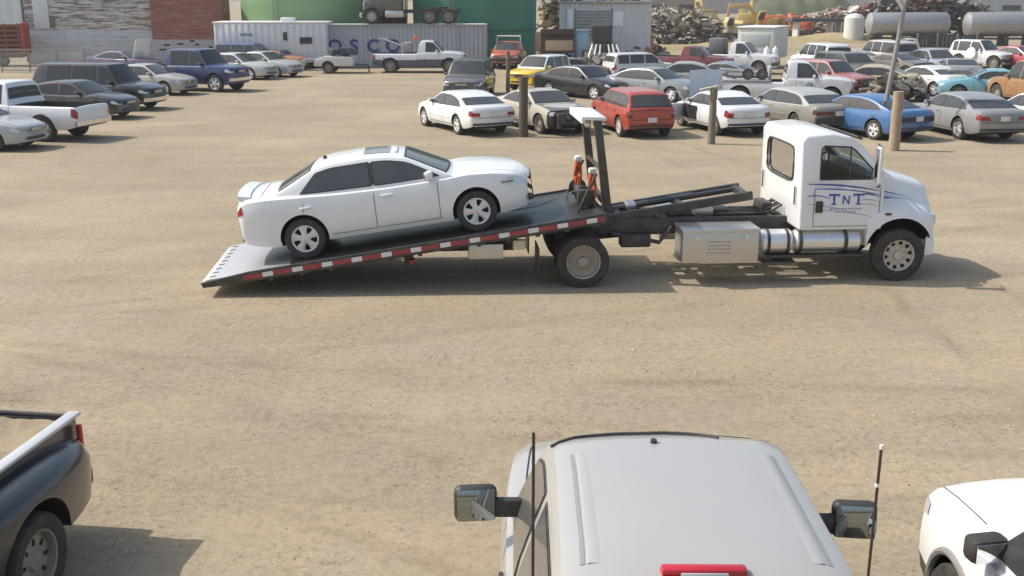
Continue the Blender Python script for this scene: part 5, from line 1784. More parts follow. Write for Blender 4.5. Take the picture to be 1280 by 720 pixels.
cl = cont.location
semi = thing('truck_tractor', 'old dark bonneted lorry tractor parked on the container roof', 'truck', (cl.x + 0.95, cl.y, 2.685), 180)
DK = paint((0.045, 0.05, 0.05), dust=0.35)
for sd in (1, -1):
    MB().box((-0.6, sd * 0.42, 0.78), (5.6, 0.09, 0.22)).build('chassis_rail', [BLACKSTEEL], semi)
sb = MB().prism([(0.25, 0.85), (0.25, 2.45), (0.38, 2.55), (1.05, 2.52), (1.35, 1.75), (1.35, 0.85)], -0.95, 0.95, bevel=0.06)
so = sb.build('cab', [DK], semi)
for sd in (1, -1):
    MB().prism([(0.5, 1.72), (0.5, 2.32), (0.98, 2.30), (1.2, 1.72)], sd * 0.945, sd * 0.956).build('side_window', [GLASS], so)
MB().box((1.24, 0, 2.05), (0.02, 1.5, 0.5), rot=(0, 0.36, 0)).build('windshield', [GLASS], so)
MB().box((0.24, 0, 2.1), (0.03, 1.2, 0.4)).build('rear_window', [GLASS], so)
MB().prism([(1.30, 0.75), (1.30, 1.62), (2.60, 1.50), (2.68, 1.35), (2.68, 0.7)], -0.55, 0.55, bevel=0.08, seg=3).build('bonnet', [DK], semi)
MB().box((2.70, 0, 1.05), (0.08, 0.9, 0.75), 0, 0.03).build('grille', [CHROME], semi)
MB().box((2.82, 0, 0.55), (0.16, 2.1, 0.28), 0, 0.04).build('bumper', [mat('bumper_pale', (0.62, 0.62, 0.6), 0.4, 0.3)], semi)
for sd in (1, -1):
    pts = [(2.15 + 0.62 * math.cos(a), 0.45 + 0.66 * math.sin(a)) for a in np.linspace(0.1, math.pi - 0.1, 14)]
    inn_ = [(2.15 + 0.57 * math.cos(a), 0.45 + 0.61 * math.sin(a)) for a in np.linspace(math.pi - 0.1, 0.1, 14)]
    MB().prism(pts + inn_, sd * 0.62, sd * 1.06).build('front_wing', [DK], semi)
    put_wheel(semi, 2.15, sd * 0.92, 0.48, 0.26, 'truck')
    for x in (-1.5, -2.7):
        put_wheel(semi, x, sd * 0.92, 0.48, 0.45, 'truck_rear')
    MB().tube([(0.1, sd * 0.8, 0.9), (0.1, sd * 0.8, 2.9)], 0.07, 10).build('exhaust_stack', [CHROME], semi)
    MB().box((0.7, sd * 0.85, 0.62), (1.2, 0.5, 0.45), 0, 0.12).build('fuel_tank', [ALU], semi)
MB().box((-2.1, 0, 1.0), (1.1, 0.9, 0.12), 0, 0.03).build('fifth_wheel', [BLACKSTEEL], semi)

# cut-down pickup bed trailer with dark load
ut = thing('bed_trailer', 'small white trailer cut from a pickup bed, with dark scrap on top', 'trailer', (*spot(421, 91).xy, 0), 178)
rg = []
s_m = MB().prism([(-1.15, 0.55), (-1.15, 0.95), (0.6, 1.0), (1.05, 0.85), (1.2, 0.45), (0.9, 0.42), (-1.1, 0.45)], -0.85, 0.85, bevel=0.05).mesh('body', [paint((0.66, 0.65, 0.62), dust=0.35), UNDER])
c_m = MB()
for sd in (1, -1):
    c_m.lathe([(0.38, min(sd * 0.5, sd * 1.2)), (0.38, max(sd * 0.5, sd * 1.2))], 28, 1, Matrix.Translation((0.35, 0, 0.36)))
s_m = boolean(s_m, [c_m.mesh('c', [UNDER, UNDER])])
finish(s_m)
link('body', s_m, ut)
for sd in (1, -1):
    put_wheel(ut, 0.35, sd * 0.72, 0.33, 0.2, 'steel')
MB().tube([(-1.1, 0, 0.5), (-1.9, 0, 0.45), (-1.95, 0, 0.05)], 0.05, 8).build('drawbar', [BLACKSTEEL], ut)
ls = MB()
for k in range(14):
    ls.box((random.uniform(-1.0, 0.3), random.uniform(-0.6, 0.6), random.uniform(1.05, 1.35)), (random.uniform(0.2, 0.9), random.uniform(0.2, 0.6), random.uniform(0.08, 0.3)), 0, 0.02, rot=(random.uniform(-0.3, 0.3), random.uniform(-0.3, 0.3), random.uniform(0, 3)))
lo = ls.build('scrap_load', [mat('scrap_dark', (0.05, 0.06, 0.085), 0.6, vary=0.4)])
lo.matrix_world = Matrix.Translation(ut.location) @ Matrix.Rotation(R(178), 4, 'Z')
tag(lo, 'dark scrap piled on the small white trailer', 'scrap', kind='stuff')
fw = thing('fender_panel', 'pale green scrap wing lying beside the small white trailer', 'car panel', (*spot(388, 88).xy, 0), 10)
MB().prism([(-0.9, 0.05), (-0.8, 0.5), (-0.2, 0.72), (0.7, 0.66), (0.95, 0.3), (0.6, 0.3), (0.35, 0.5), (-0.2, 0.5), (-0.4, 0.1)], -0.35, 0.35, bevel=0.03).build('panel', [paint((0.30, 0.36, 0.36), dust=0.4)], fw)

# ------------------------------------------------------------------ green tanks
def tank(label, px, py, dia, h, col):
    p = spot(px, py)
    t = thing('storage_tank', label, 'storage tank', (p.x, p.y, 0), 0, 'large round storage tanks behind the container')
    m = corrugated('tank_green_%d' % px, col, 1.6, 'Z', dust=0.10, dcol=(col[0] * 1.25, col[1] * 1.1, col[2] * 1.1), depth=0.03)
    mb = MB()
    n = 72
    r = dia / 2
    rings = []
    for z in np.linspace(0, h, 13):
        rings.append([(r * math.cos(2 * math.pi * k / n), r * math.sin(2 * math.pi * k / n), z) for k in range(n)])
    rings.append([(0.05 * math.cos(2 * math.pi * k / n), 0.05 * math.sin(2 * math.pi * k / n), h + dia * 0.08) for k in range(n)])
    mb.loft(rings)
    mb.build('shell', [m], t)
    hp = MB()
    for z in (2.2, 4.6, 7.0):
        hp.tube([((r + 0.03) * math.cos(2 * math.pi * k / n), (r + 0.03) * math.sin(2 * math.pi * k / n), z) for k in range(n + 1)], 0.05, 6)
    hp.build('hoop', [mat('hoop_green', (0.06, 0.16, 0.09), 0.6)], t)
    ld_ = MB()
    a0 = -1.9
    for sgn in (-0.03, 0.03):
        ld_.tube([((r + 0.12) * math.cos(a0 + sgn), (r + 0.12) * math.sin(a0 + sgn), 0), ((r + 0.12) * math.cos(a0 + sgn), (r + 0.12) * math.sin(a0 + sgn), h)], 0.03, 6)
    ld_.build('ladder', [GALV], t)
    return t


tank('light green storage tank behind the white site trailer', 393, 76, 9.6, 9.5, (0.20, 0.34, 0.17))
tank('darker blue green storage tank behind the lettered container', 594, 75.5, 8.6, 9.5, (0.06, 0.235, 0.15))
dr_ = thing('drum_stack', 'rusty red steel bin in the gap between the two green tanks', 'bin', (*spot(492, 74).xy, 0), 0)
MB().prism([(-0.9, 0.3), (-1.1, 5.1), (1.1, 5.1), (0.9, 0.3)], -0.8, 0.8, bevel=0.05).build('bin', [mat('rust_red', (0.16, 0.035, 0.025), 0.8, vary=0.4, scale=3)], dr_)

# ------------------------------------------------------------------ far left sheds, wall, fence, junk
rsd = thing('boarded_shed', 'shed with a rust red upper wall and grey lower wall', 'shed', (*spot(237, 80).xy, 0), 3)
MB().box((0, 1.5, 3.2), (4.6, 3.0, 3.2), 0).build('upper_wall', [clapboard('boards_red', (0.24, 0.085, 0.065), (0.33, 0.24, 0.22), (0.28, 0.12, 0.10), 0.45, 0.2)], rsd)
MB().box((0, 1.5, 0.8), (4.62, 3.02, 1.6), 0).build('lower_wall', [clapboard('boards_grey', (0.35, 0.36, 0.40), (0.22, 0.20, 0.21), (0.42, 0.43, 0.46), 0.35, 0.2)], rsd)
nc = MB()
for (x, z) in ((-1.4, 1.25), (-0.5, 1.32), (0.6, 1.30), (1.5, 1.1), (0.3, 1.5), (-1.7, 0.95)):
    nc.box((x, -0.02, z), (random.uniform(0.25, 0.5), 0.03, 0.10), 0, 0.01)
nc.build('wall_slot', [UNDER], rsd)
pl = spot(192, 76)
o = MB().tube([(0, 0, 0), (0.02, 0, 5.5)], 0.09, 10).build('utility_pole', [mat('pole_pale', (0.45, 0.40, 0.34), 0.8, vary=0.2)])
o.location = (pl.x, pl.y, 0)
tag(o, 'pale utility pole at the left corner of the red and grey shed', 'pole')

wl = thing('boarded_building', 'long weathered building with flaking whitewashed boards, left of the red and grey shed', 'building', (*spot(118, 80).xy, 0), 2)
MB().box((0, 1.6, 3.95), (8.6, 3.0, 3.5), 0, 0.02).build('upper_wall', [clapboard('boards_flaking', (0.50, 0.48, 0.46), (0.20, 0.16, 0.13), (0.66, 0.66, 0.65), 0.75, 0.2, (0.36, 0.47, 0.45))], wl)
MB().box((0, 1.6, 1.1), (8.64, 3.05, 2.2), 0, 0.02).build('lower_wall', [clapboard('boards_pale', (0.46, 0.47, 0.50), (0.27, 0.25, 0.24), (0.56, 0.57, 0.60), 0.25, 0.2)], wl)
MB().box((-3.2, 0.07, 3.6), (1.0, 0.06, 2.6), 0, 0.01).build('white_panel', [mat('board_white', (0.66, 0.69, 0.70), 0.6, vary=0.12)], wl)
for (x, z, w_, h_) in ((-2.6, 2.75, 0.5, 0.8), (1.4, 4.3, 0.9, 0.5)):
    MB().box((x, 0.07, z), (w_, 0.05, h_), 0, 0.01).build('boarded_opening', [mat('opening_brown', (0.20, 0.16, 0.14), 0.8, vary=0.3)], wl)


def scrap(name, label, px, py, w, d, h, n, cols, seed, flat=0.35, cat='scrap heap', big=1.0):
    rg = random.Random(seed)
    p = spot(px, py)
    mb = MB()
    for k in range(n):
        u = rg.uniform(-1, 1)
        zt = h * (1 - abs(u) ** 2.2 * 0.75)
        z = rg.random() ** 0.8 * zt
        sz = [rg.uniform(0.3, 1.5) * big, rg.uniform(0.2, 0.9) * big, rg.uniform(0.06, 0.45) * big]
        x, y = u * w / 2, rg.uniform(-0.5, 0.5) * d
        mi = rg.randrange(len(cols))
        rot = (rg.gauss(0, flat), rg.gauss(0, flat), rg.uniform(0, 3.14) if flat > 0.2 else rg.gauss(0, 0.15))
        q = rg.random()
        if q < 0.62:
            # bent sheet
            M = Matrix.Translation((x, y, z)) @ Euler(rot).to_matrix().to_4x4()
            rows = []
            bnd = rg.uniform(0.05, 0.35) * big
            for i in range(5):
                rows.append([(sz[0] * (i / 4 - 0.5), sz[1] * (j / 3 - 0.5), bnd * math.sin(i * 0.9 + k) * 0.5 + rg.uniform(-0.04, 0.04)) for j in range(4)])
            vs = [v for r_ in rows for v in r_]
            fs = [(i * 4 + j, i * 4 + j + 1, i * 4 + j + 5, i * 4 + j + 4) for i in range(4) for j in range(3)]
            mb.add(vs, fs, mi, M)
        elif q < 0.85:
            mb.box((x, y, z), sz, mi, 0.03, rot=rot, seg=1)
        else:
            M = Matrix.Translation((x, y, z)) @ Euler(rot).to_matrix().to_4x4()
            mb.lathe([(0.12 * big, -0.5 * sz[0]), (0.14 * big, 0.5 * sz[0]), (0.09 * big, 0.5 * sz[0])], 10, mi, M)
    ms = [mat('scrap_%02d_%02d_%02d' % tuple(int(c * 100) for c in cc), cc, 0.65, vary=0.3, dust=0.25, scale=3) for cc in cols]
    o = mb.build(name, ms, angle=25)
    o.location = (p.x, p.y, 0)
    return tag(o, label, cat, kind='stuff')


scrap('scrap_heap', 'tangled brown scrap between the tank and the white garage', 688, 66, 2.0, 2, 4.6, 120, [(0.22, 0.18, 0.10), (0.30, 0.25, 0.12), (0.14, 0.12, 0.10), (0.38, 0.36, 0.32)], 12)
scrap('scrap_heap', 'mixed grey and brown machine scrap right of the white garage', 835, 58, 11, 5, 3.4, 900, [(0.36, 0.33, 0.28), (0.20, 0.18, 0.16), (0.46, 0.44, 0.40), (0.54, 0.51, 0.45), (0.30, 0.25, 0.17), (0.15, 0.15, 0.15)], 13, big=0.75)
scrap('scrap_heap', 'dark scrap with red pieces heaped behind the left pipe', 1150, 44, 18, 6, 4.8, 1100, [(0.035, 0.035, 0.04), (0.06, 0.06, 0.065), (0.10, 0.09, 0.085), (0.26, 0.05, 0.05), (0.34, 0.33, 0.32), (0.05, 0.045, 0.06)], 14, big=1.2)
scrap('scrap_heap', 'pale pink and brown scrap heaped left of the left pipe', 1050, 44, 10, 4, 3.0, 420, [(0.42, 0.34, 0.29), (0.52, 0.50, 0.46), (0.22, 0.18, 0.13), (0.36, 0.16, 0.14)], 15, big=0.9)
scrap('scrap_heap', 'low pile of dented car parts between the black machine and the estate car', 748, 94, 3.6, 2.0, 1.1, 110, [(0.34, 0.33, 0.31), (0.07, 0.07, 0.07), (0.50, 0.48, 0.44), (0.16, 0.14, 0.12)], 16, big=0.8)
scrap('scrap_heap', 'low pile of engines and wheels on the ground beside the gold beige saloon', 1118, 126, 2.4, 1.4, 1.0, 70, [(0.05, 0.05, 0.05), (0.10, 0.09, 0.08), (0.22, 0.18, 0.14)], 17, big=0.7)
scrap('scrap_heap', 'low clutter of parts in front of the white garage', 802, 75, 4, 1.6, 1.3, 90, [(0.36, 0.25, 0.12), (0.09, 0.08, 0.07), (0.48, 0.44, 0.36), (0.40, 0.16, 0.10)], 18, big=0.8)

fnc = thing('chain_link_fence', 'low chain-link fence in front of the red slatted trailer at the far left', 'fence', (*spot(38, 90).xy, 0), 6)
for k in range(5):
    MB().tube([(-3.2 + 1.6 * k, 0, 0), (-3.2 + 1.6 * k, 0, 1.35)], 0.035, 8).build('fence_post', [GALV], fnc)
mb = MB().tube([(-3.2, 0, 1.33), (3.2, 0, 1.33)], 0.025, 6).tube([(-3.2, 0, 0.1), (3.2, 0, 0.1)], 0.015, 6)
for k in range(54):
    x = -3.2 + 0.12 * k
    mb.tube([(x, 0, 0.05), (min(3.2, x + 1.3), 0, 0.05 + min(1.28, 3.2 - x))], 0.007, 4)
    mb.tube([(x, 0.01, 0.05), (max(-3.2, x - 1.3), 0.01, 0.05 + min(1.28, x + 3.2))], 0.007, 4)
mb.build('wire_mesh', [GALV], fnc)
rt = thing('slatted_trailer', 'rusty red slat-sided stock trailer at the far left edge', 'trailer', (*spot(4, 82).xy, 0), 8)
mb = MB()
for k in range(7):
    mb.box((-0.2, -0.8, 0.75 + 0.30 * k), (3.4, 0.06, 0.20), 0, 0.01)
for k in range(5):
    mb.box((-1.8 + 0.8 * k, -0.82, 1.6), (0.08, 0.07, 2.2), 1)
mb.build('slat_side', [mat('trailer_rust', (0.22, 0.07, 0.045), 0.8, vary=0.4, scale=4), mat('trailer_slat_brown', (0.16, 0.11, 0.08), 0.8, vary=0.3)], rt)
MB().box((-0.2, 0.0, 1.55), (3.3, 1.45, 2.0)).build('load_space', [mat('trailer_inside', (0.06, 0.04, 0.03), 0.9)], rt)
MB().box((1.62, -0.15, 1.75), (0.3, 1.4, 2.0), 0, 0.12).build('nose_panel', [mat('trailer_red', (0.36, 0.06, 0.04), 0.6, vary=0.2)], rt)
for x in (-0.6, 0.3):
    put_wheel(rt, x, -0.75, 0.36, 0.2, 'steel')
wb_ = thing('white_building', 'pale blue white panel building behind the far left posts', 'building', (*spot(8, 62).xy, 0), 4)
MB().box((0, 2, 3.2), (7.5, 4, 6.4), 0).build('wall', [corrugated('panel_bluewhite', (0.62, 0.66, 0.70), 0.9, 'X', dust=0.12)], wb_)
MB().box((-0.6, -0.02, 3.6), (0.5, 0.05, 4.5)).build('dark_panel', [mat('panel_dark', (0.12, 0.13, 0.14), 0.7)], wb_)
for (px, nm) in ((36, 'left of two dark posts rising above the red slatted trailer'), (42, 'right of two dark posts rising above the red slatted trailer')):
    p = spot(px, 78)
    o = MB().tube([(0, 0, 0), (0, 0, 5.5)], 0.10, 10).build('steel_post', [mat('post_dark', (0.09, 0.09, 0.09), 0.7, vary=0.2)])
    o.location = (p.x, p.y, 0)
    tag(o, nm, 'post', 'dark posts at the far left')

# ------------------------------------------------------------------ white garage
gp = spot(756, 76)
gar = thing('garage_building', 'white sheet metal garage with a grey roller door', 'garage', (gp.x, gp.y, 0), -2)
MB().box((0, 2.5, 1.95), (6.3, 5.0, 3.9), 0).build('wall', [corrugated('garage_white', (0.66, 0.67, 0.67), 0.32, 'X', dust=0.16, dcol=(0.42, 0.36, 0.3), depth=0.07)], gar)
MB().box((0, 2.5, 3.98), (6.6, 5.3, 0.16), 0, 0.03).build('roof', [mat('garage_roof', (0.42, 0.40, 0.37), 0.8, vary=0.3, dust=0.3)], gar)
MB().box((-0.85, -0.03, 1.75), (2.5, 0.08, 3.3), 0).build('roller_door', [corrugated('door_grey', (0.33, 0.34, 0.33), 0.22, 'Z', dust=0.15, depth=0.04)], gar)
for (x, z, w_, h_) in ((0.82, 2.85, 0.78, 1.0), (-2.45, 2.3, 0.45, 2.4)):
    MB().box((x, -0.04, z), (w_, 0.05, h_), 0, 0.01).build('white_panel', [mat('panel_white', (0.84, 0.84, 0.83), 0.4)], gar)
tr_ = MB()
for x in (-2.14, 0.44):
    tr_.box((x, -0.05, 1.8), (0.10, 0.10, 3.5))
tr_.build('door_frame', [mat('frame_grey', (0.24, 0.25, 0.25), 0.6)], gar)
roof_junk = scrap('scrap_heap', 'odds and ends lying on the garage roof', 756, 76, 6, 3, 0.5, 60, [(0.30, 0.28, 0.25), (0.5, 0.48, 0.45), (0.16, 0.14, 0.13)], 19, big=0.8)
roof_junk.location = (gp.x, gp.y + 2.2, 4.05)
bb = thing('portable_cabin', 'light blue upright cabin in front of the roller door', 'cabin', (*spot(728, 77.5).xy, 0), 0)
MB().box((0, 0, 1.1), (0.85, 0.7, 2.0), 0, 0.04).build('wall', [mat('cabin_blue', (0.30, 0.46, 0.56), 0.5, vary=0.15)], bb)
MB().box((0, 0, 2.15), (0.95, 0.8, 0.14), 0, 0.05).build('roof', [mat('cabin_roof', (0.62, 0.66, 0.68), 0.5)], bb)
MB().box((0, -0.36, 1.05), (0.6, 0.03, 1.7), 0, 0.01).build('door', [mat('cabin_door', (0.42, 0.55, 0.62), 0.5)], bb)

# brown tipper trailer and black grapple machine
bt = thing('tipper_trailer', 'dark brown tipper trailer with a tan tailboard, left of the black grapple machine', 'trailer', (*spot(693, 84).xy, 0), 95)
MB().box((0.3, 0, 1.55), (3.2, 2.1, 1.2), 0, 0.04).box((-1.25, 0, 2.15), (0.1, 2.1, 0.55), 0, 0.02).build('body', [mat('tipper_brown', (0.085, 0.05, 0.035), 0.7, vary=0.3)], bt)
MB().box((-1.34, -0.12, 1.42), (0.06, 1.75, 0.62), 0, 0.02).build('tailboard', [mat('tailboard_tan', (0.50, 0.36, 0.24), 0.7, vary=0.15)], bt)
MB().box((0.3, 0, 0.75), (3.4, 1.0, 0.25)).build('chassis', [BLACKSTEEL], bt)
for sd in (1, -1):
    put_wheel(bt, -0.7, sd * 0.85, 0.42, 0.25, 'steel')
    put_wheel(bt, 0.6, sd * 0.85, 0.42, 0.25, 'steel')

gm = thing('grapple_loader', 'black wheeled loader holding up a grapple with pale teeth, in front of the white garage', 'loader', (*spot(752, 86).xy, 0), -90)
BK = mat('machine_black', (0.03, 0.03, 0.03), 0.55, vary=0.3, dust=0.2)
MB().box((-0.6, 0, 1.1), (2.2, 1.5, 0.9), 0, 0.08).box((-1.5, 0, 1.3), (0.8, 1.4, 1.1), 0, 0.1).build('body', [BK], gm)
cbm = MB()
for sx in (-0.7, 0.3):
    for sd in (1, -1):
        cbm.box((sx, sd * 0.55, 2.0), (0.08, 0.08, 1.2))
cbm.box((-0.2, 0, 2.62), (1.2, 1.25, 0.10), 0, 0.03)
cbo = cbm.build('cab', [BK], gm)
MB().box((-0.2, 0, 2.05), (0.9, 1.05, 0.95)).build('cab_glass', [GLASS], cbo)
for sd in (1, -1):
    MB().tube([(-0.3, sd * 0.62, 1.6), (0.9, sd * 0.62, 1.5), (1.5, sd * 0.6, 0.7)], 0.10, 8).build('lift_arm', [BK], gm)
    for x in (-1.3, 0.5):
        put_wheel(gm, x, sd * 0.95, 0.55, 0.4, 'steel')
bk_ = MB().prism([(1.5, 0.2), (1.5, 1.1), (1.62, 1.1), (2.3, 0.25), (2.3, 0.2)], -1.15, 1.15, bevel=0.02)
bko = bk_.build('bucket', [BK], gm)
for k in range(7):
    y = -1.05 + 0.35 * k
    if abs(y) < 0.3:
        continue
    MB().tube([(1.75, y * 0.7, 1.55), (2.05, y * 0.85, 1.1), (2.35, y * 1.05, 0.55)], [0.05, 0.065, 0.03], 6).build('grapple_tooth', [mat('tooth_pale', (0.60, 0.60, 0.57), 0.5, 0.3)], bko)

# camper trailer
cm = thing('camper_trailer', 'boxy cream white camper trailer standing behind the white work pickup', 'camper', (*spot(952, 84).xy, 0), 62)
MB().box((0, 0, 1.55), (3.6, 2.3, 1.9), 0, 0.07).build('wall', [mat('camper_white', (0.66, 0.66, 0.62), 0.5, vary=0.08, dust=0.2)], cm)
MB().box((0, 0, 2.53), (3.75, 2.42, 0.09), 0, 0.03).build('roof', [mat('camper_roof', (0.78, 0.77, 0.73), 0.5)], cm)
MB().box((-1.815, 0, 1.75), (0.03, 1.8, 0.75), 0, 0.01).build('rear_panel', [mat('camper_panel', (0.40, 0.44, 0.43), 0.5, vary=0.1)], cm)
for x in (-1.1, 0.3):
    wf = MB().box((x, 1.155, 1.75), (0.7, 0.04, 0.7), 0, 0.02).build('window', [mat('frame_pale', (0.6, 0.6, 0.6), 0.5)], cm)
    MB().box((x, 1.18, 1.75), (0.55, 0.02, 0.55)).build('pane', [GLASS], wf)
MB().box((-1.83, 0, 0.80), (0.04, 2.2, 0.42), 0, 0.01).build('lower_band', [mat('camper_brown', (0.13, 0.09, 0.08), 0.6)], cm)
for sd in (1, -1):
    put_wheel(cm, 0, sd * 0.98, 0.36, 0.2, 'steel')
gb = spot(962, 91)
for k, nm in enumerate(('left of two white gas bottles behind the camper trailer', 'right of two white gas bottles behind the camper trailer')):
    o = MB().lathe([(0, 0), (0.15, 0), (0.17, 0.05), (0.17, 0.75), (0.13, 0.88), (0.06, 0.92), (0.06, 1.02), (0, 1.03)], 18, 0, Matrix.Rotation(math.pi / 2, 4, 'X')).build('gas_bottle', [mat('bottle_white', (0.8, 0.8, 0.78), 0.4)])
    o.location = (gb.x - 0.25 + 0.5 * k, gb.y, 0.55)
    tag(o, nm, 'gas bottle', 'white gas bottles by the camper')

# ------------------------------------------------------------------ far right : pipes, machines, buildings
def pipe(label, px0, px1, py, dia):
    a, b = spot(px0, py), spot(px1, py)
    L = (b - a).length
    t = thing('tank_trailer', label, 'tank', ((a.x + b.x) / 2, (a.y + b.y) / 2, 0), math.degrees(math.atan2(b.y - a.y, b.x - a.x)), 'long steel tank bodies behind the yard')
    M = Matrix.Translation((0, 0, 0.85 + dia / 2)) @ Matrix.Rotation(math.pi / 2, 4, 'Z')
    r = dia / 2
    MB().lathe([(0, -L / 2 - 0.25), (r * 0.6, -L / 2 - 0.18), (r * 0.95, -L / 2), (r, -L / 2 + 0.1), (r, L / 2 - 0.1), (r * 0.95, L / 2), (r * 0.6, L / 2 + 0.18), (0, L / 2 + 0.25)], 40, 0, M).build('tank_shell', [mat('tank_steel', (0.36, 0.37, 0.39), 0.38, 0.55, vary=0.15, dust=0.25)], t)
    for k in range(4):
        x = -L / 2 + L * (k + 0.5) / 4
        MB().prism([(-0.25, 0), (0.25, 0), (0.18, 1.1), (-0.18, 1.1)], -r * 0.7, r * 0.7, 0, Matrix.Translation((x, 0, 0))).build('saddle', [mat('saddle_dark', (0.06, 0.06, 0.06), 0.7)], t)
    MB().box((0, 0, 0.62), (L, 0.9, 0.16)).build('chassis', [BLACKSTEEL], t)
    return t


pipe('left of two long grey steel tanks lying behind the parked cars', 1084, 1180, 56, 2.05)
pipe('right of two long grey steel tanks lying behind the parked cars', 1206, 1330, 57, 2.1)
dt = thing('white_silo', 'small white upright tank at the left end of the left steel tank', 'tank', (*spot(1066, 53).xy, 0))
MB().lathe([(0, 0), (0.95, 0), (0.95, 2.3), (0.7, 2.6), (0, 2.75)], 32, 0, Matrix.Rotation(math.pi / 2, 4, 'X')).build('shell', [mat('silo_white', (0.66, 0.66, 0.62), 0.5, vary=0.1, dust=0.2)], dt)
df = thing('board_fence', 'dark green board fence under the steel tanks', 'fence', (*spot(1182, 66).xy, 0), 2)
mb = MB()
for k in range(16):
    mb.box((-2.4 + 0.32 * k, 0, 0.7), (0.29, 0.05, 1.35 + random.uniform(-0.05, 0.05)), 0, 0.008)
mb.build('boards', [mat('fence_green', (0.055, 0.065, 0.055), 0.8, vary=0.3)], df)
for k in range(4):
    MB().box((-2.4 + 1.6 * k, -0.05, 0.75), (0.1, 0.08, 1.55)).build('fence_post', [GALV], df)


def excavator(label, px, py, heading, col, boom=1.0, scale=1.0, group='earthmoving machines beyond the yard'):
    p = spot(px, py)
    t = thing('excavator', label, 'excavator', (p.x, p.y, 0), heading, group)
    m = mat('machine_%d_%d' % (int(col[0] * 100), int(col[1] * 100)), col, 0.5, vary=0.12, dust=0.2)
    for sd in (1, -1):
        pts = [(1.6 + 0.42 * math.cos(a), 0.44 + 0.42 * math.sin(a)) for a in np.linspace(-math.pi / 2, math.pi / 2, 8)] + [(-1.6 + 0.42 * math.cos(a), 0.44 + 0.42 * math.sin(a)) for a in np.linspace(math.pi / 2, 1.5 * math.pi, 8)]
        MB().prism(pts, sd * 0.9 - 0.28, sd * 0.9 + 0.28, bevel=0.02).build('track', [BLACKSTEEL], t)
    MB().box((-0.4, 0, 1.55), (2.9, 2.4, 1.0), 0, 0.12).box((-1.5, 0, 1.75), (0.9, 2.4, 1.3), 0, 0.15).build('body', [m], t)
    cbx = MB().prism([(0.1, 1.1), (0.1, 2.85), (0.9, 2.85), (1.25, 2.2), (1.25, 1.1)], 0.3, 1.2, bevel=0.05).build('cab', [m], t)
    MB().prism([(0.3, 1.8), (0.3, 2.65), (0.85, 2.65), (1.12, 2.15), (1.12, 1.8)], 0.28, 1.22).build('cab_glass', [GLASS], cbx)
    b1 = [(0.6, 1.6), (2.2, 3.9 * boom), (4.4, 3.7 * boom), (4.4, 3.35 * boom), (2.4, 3.35 * boom), (1.1, 1.5)]
    MB().prism(b1, -0.45, -0.05, bevel=0.03).build('boom', [m], t)
    MB().prism([(4.1, 4.0 * boom), (4.6, 3.9 * boom), (4.9, 1.3), (4.65, 1.25)], -0.42, -0.08, bevel=0.03).build('dipper_arm', [m], t)
    MB().prism([(4.55, 1.35), (5.0, 1.3), (5.1, 0.7), (4.7, 0.35), (4.1, 0.5), (4.35, 0.95)], -0.75, 0.25, bevel=0.03).build('bucket', [BLACKSTEEL], t)
    t.scale = (scale,) * 3
    return t


YEL = (0.50, 0.33, 0.09)
ORG = (0.62, 0.13, 0.04)
excavator('pale yellow excavator with raised arm, above the white work pickup', 912, 50, 200, (0.52, 0.41, 0.19), 0.85, 0.8)
excavator('deep yellow excavator directly left of the orange machines', 958, 44, 170, YEL, 0.95, 0.95)
excavator('small yellow excavator farthest away, above the grey scrap', 880, 33, 100, (0.42, 0.31, 0.12), 1.0, 1.0)
excavator('orange excavator with arm reaching left above the camper trailer', 998, 46, 160, ORG, 0.75, 0.8)
excavator('orange excavator with arm reaching right, nearest to the green mound', 988, 42, 20, (0.60, 0.15, 0.05), 0.72, 0.8)
excavator('yellow excavator seen end on between the pale and deep yellow ones', 934, 40, 75, (0.55, 0.38, 0.10), 1.0, 0.95)
excavator('ochre excavator with folded arm at the left end of the machine row', 862, 40, 150, (0.40, 0.28, 0.10), 0.85, 0.85)
ft = thing('flat_trailer', 'dark flat trailer standing right of the orange excavators', 'trailer', (*spot(1022, 48).xy, 0), 5)
MB().box((0, 0, 1.9), (6.5, 2.2, 0.35), 0, 0.03).build('bed', [mat('trailer_dark', (0.07, 0.07, 0.08), 0.7)], ft)
for x in (-2.4, 1.2, 2.2):
    MB().box((x, 0, 0.9), (0.2, 1.6, 1.8)).build('leg', [mat('leg_pale', (0.55, 0.53, 0.48), 0.6)], ft)

# buildings far off
def hall(label, px, py, w, d, h, heading, wall, roof, band=None, pitch=0.0):
    p = spot(px, py)
    t = thing('industrial_hall', label, 'building', (p.x, p.y, 0), heading, 'far industrial buildings')
    MB().box((0, d / 2, h / 2), (w, d, h)).build('wall', [corrugated('hall_%d' % px, wall, 0.8, 'X', dust=0.08)], t)
    MB().prism([(-w / 2 - 0.3, h + 0.003), (0, h + pitch + 0.3), (w / 2 + 0.3, h + 0.003)] if pitch > 0 else [(-w / 2 - 0.3, h + 0.003), (-w / 2 - 0.3, h + 0.4), (w / 2 + 0.3, h + 0.4), (w / 2 + 0.3, h + 0.003)], -0.3, d + 0.3).build('roof', [mat('hall_roof_%d' % px, roof, 0.6)], t)
    if band:
        for k in range(band):
            wf = MB().box((-w / 2 + w * (k + 0.5) / band, -0.04, h * 0.55), (w / band * 0.6, 0.06, h * 0.18)).build('window', [GLASS], t)
    return t


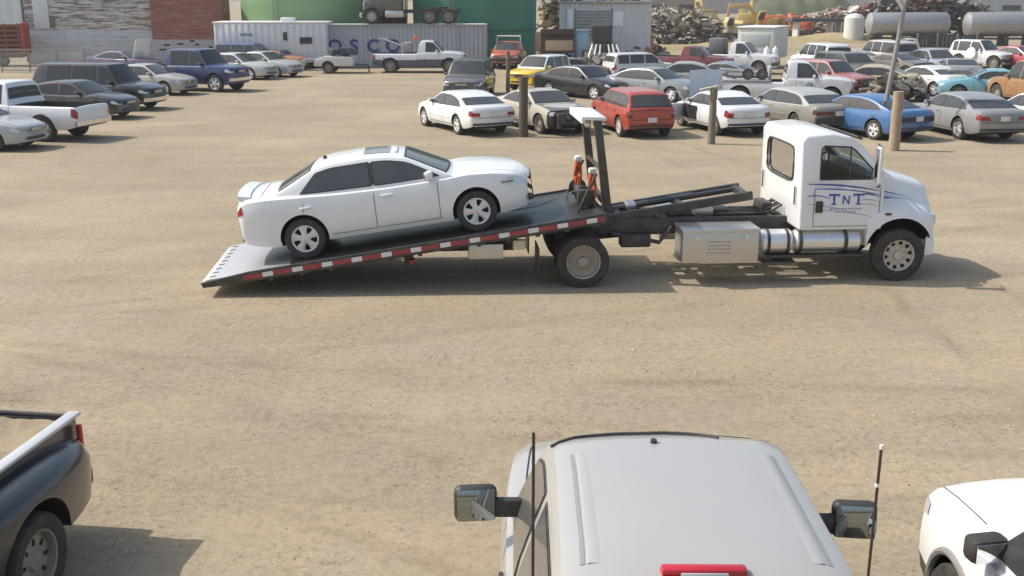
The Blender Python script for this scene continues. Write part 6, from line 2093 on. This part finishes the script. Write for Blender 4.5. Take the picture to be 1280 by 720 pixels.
hall('pale grey industrial hall with a dark window strip at the upper right', 1262, 30, 14, 14, 4.4, -3, (0.40, 0.43, 0.46), (0.45, 0.47, 0.49), 3)
hall('plain white industrial hall left of the grey hall', 1216, 27, 7, 10, 4.6, -3, (0.78, 0.78, 0.76), (0.70, 0.70, 0.68))
hall('long low white hall far off, above the pale scrap', 1060, 24, 26, 10, 3.6, 2, (0.62, 0.62, 0.58), (0.72, 0.71, 0.66), 5)
hall('grey roofed hall far off, above the yellow machines', 905, 17, 45, 14, 4.6, 0, (0.34, 0.36, 0.37), (0.36, 0.39, 0.41))
hall('brown low hall far off behind the garage', 800, 26, 22, 8, 4.2, 1, (0.30, 0.26, 0.21), (0.42, 0.40, 0.36), 4)


def hill(name, cx, cy, rx, ry, h, m, seed):
    rg = random.Random(seed)
    ph = [rg.uniform(0, 6) for _ in range(6)]
    rows = []
    for i in range(33):
        row = []
        for j in range(49):
            u, v = i / 16 - 1, j / 24 - 1
            f = max(0, 1 - u * u) * max(0, 1 - v * v)
            z = h * f ** 0.8 * (1 + 0.18 * math.sin(5 * v + ph[0]) + 0.12 * math.sin(9 * v + 4 * u + ph[1]) + 0.06 * math.sin(21 * v + ph[2])) - 0.3
            row.append((cx + rx * v, cy + ry * u, z))
        rows.append(row)
    return tag(MB().grid(rows).build(name, [m], angle=180), kind='structure')


HG = mat('hill_grass', (0.085, 0.095, 0.050), 0.95, vary=0.45, scale=0.25, bump=0.4)
HB = mat('hill_brown', (0.24, 0.20, 0.15), 0.95, vary=0.3, scale=0.02)
gm_ = spot(1003, 24)
hill('mound', gm_.x, gm_.y, 11, 9, 5.4, HG, 2)
hill('hill', 60, 900, 700, 240, 42, HB, 4)
hill('hill', -500, 1100, 700, 260, 55, HB, 5)
GR = mat('dry_grass_strip', (0.33, 0.26, 0.13), 0.95, vary=0.3, scale=0.6, bump=0.4)
hill('berm', spot(850, 62).x, spot(850, 62).y, 13, 3.0, 0.9, GR, 6)
hill('berm', spot(1060, 52).x, spot(1060, 52).y, 16, 4.0, 0.9, GR, 7)

# ------------------------------------------------------------------ thin dusty air
hz = bpy.data.materials.new('dusty_air')
hz.use_nodes = True
hn, hl = hz.node_tree.nodes, hz.node_tree.links
hn.clear()
ho = hn.new('ShaderNodeOutputMaterial')
hv = hn.new('ShaderNodeVolumePrincipled')
hv.inputs['Color'].default_value = (0.92, 0.92, 0.90, 1)
hv.inputs['Density'].default_value = 0.0006
hv.inputs['Anisotropy'].default_value = 0.2
hl.new(hv.outputs[0], ho.inputs['Volume'])
tag(MB().box((0, 1150, 31), (3010, 2910, 64)).build('haze', [hz]), 'thin dusty haze over the whole yard', 'haze', kind='stuff')
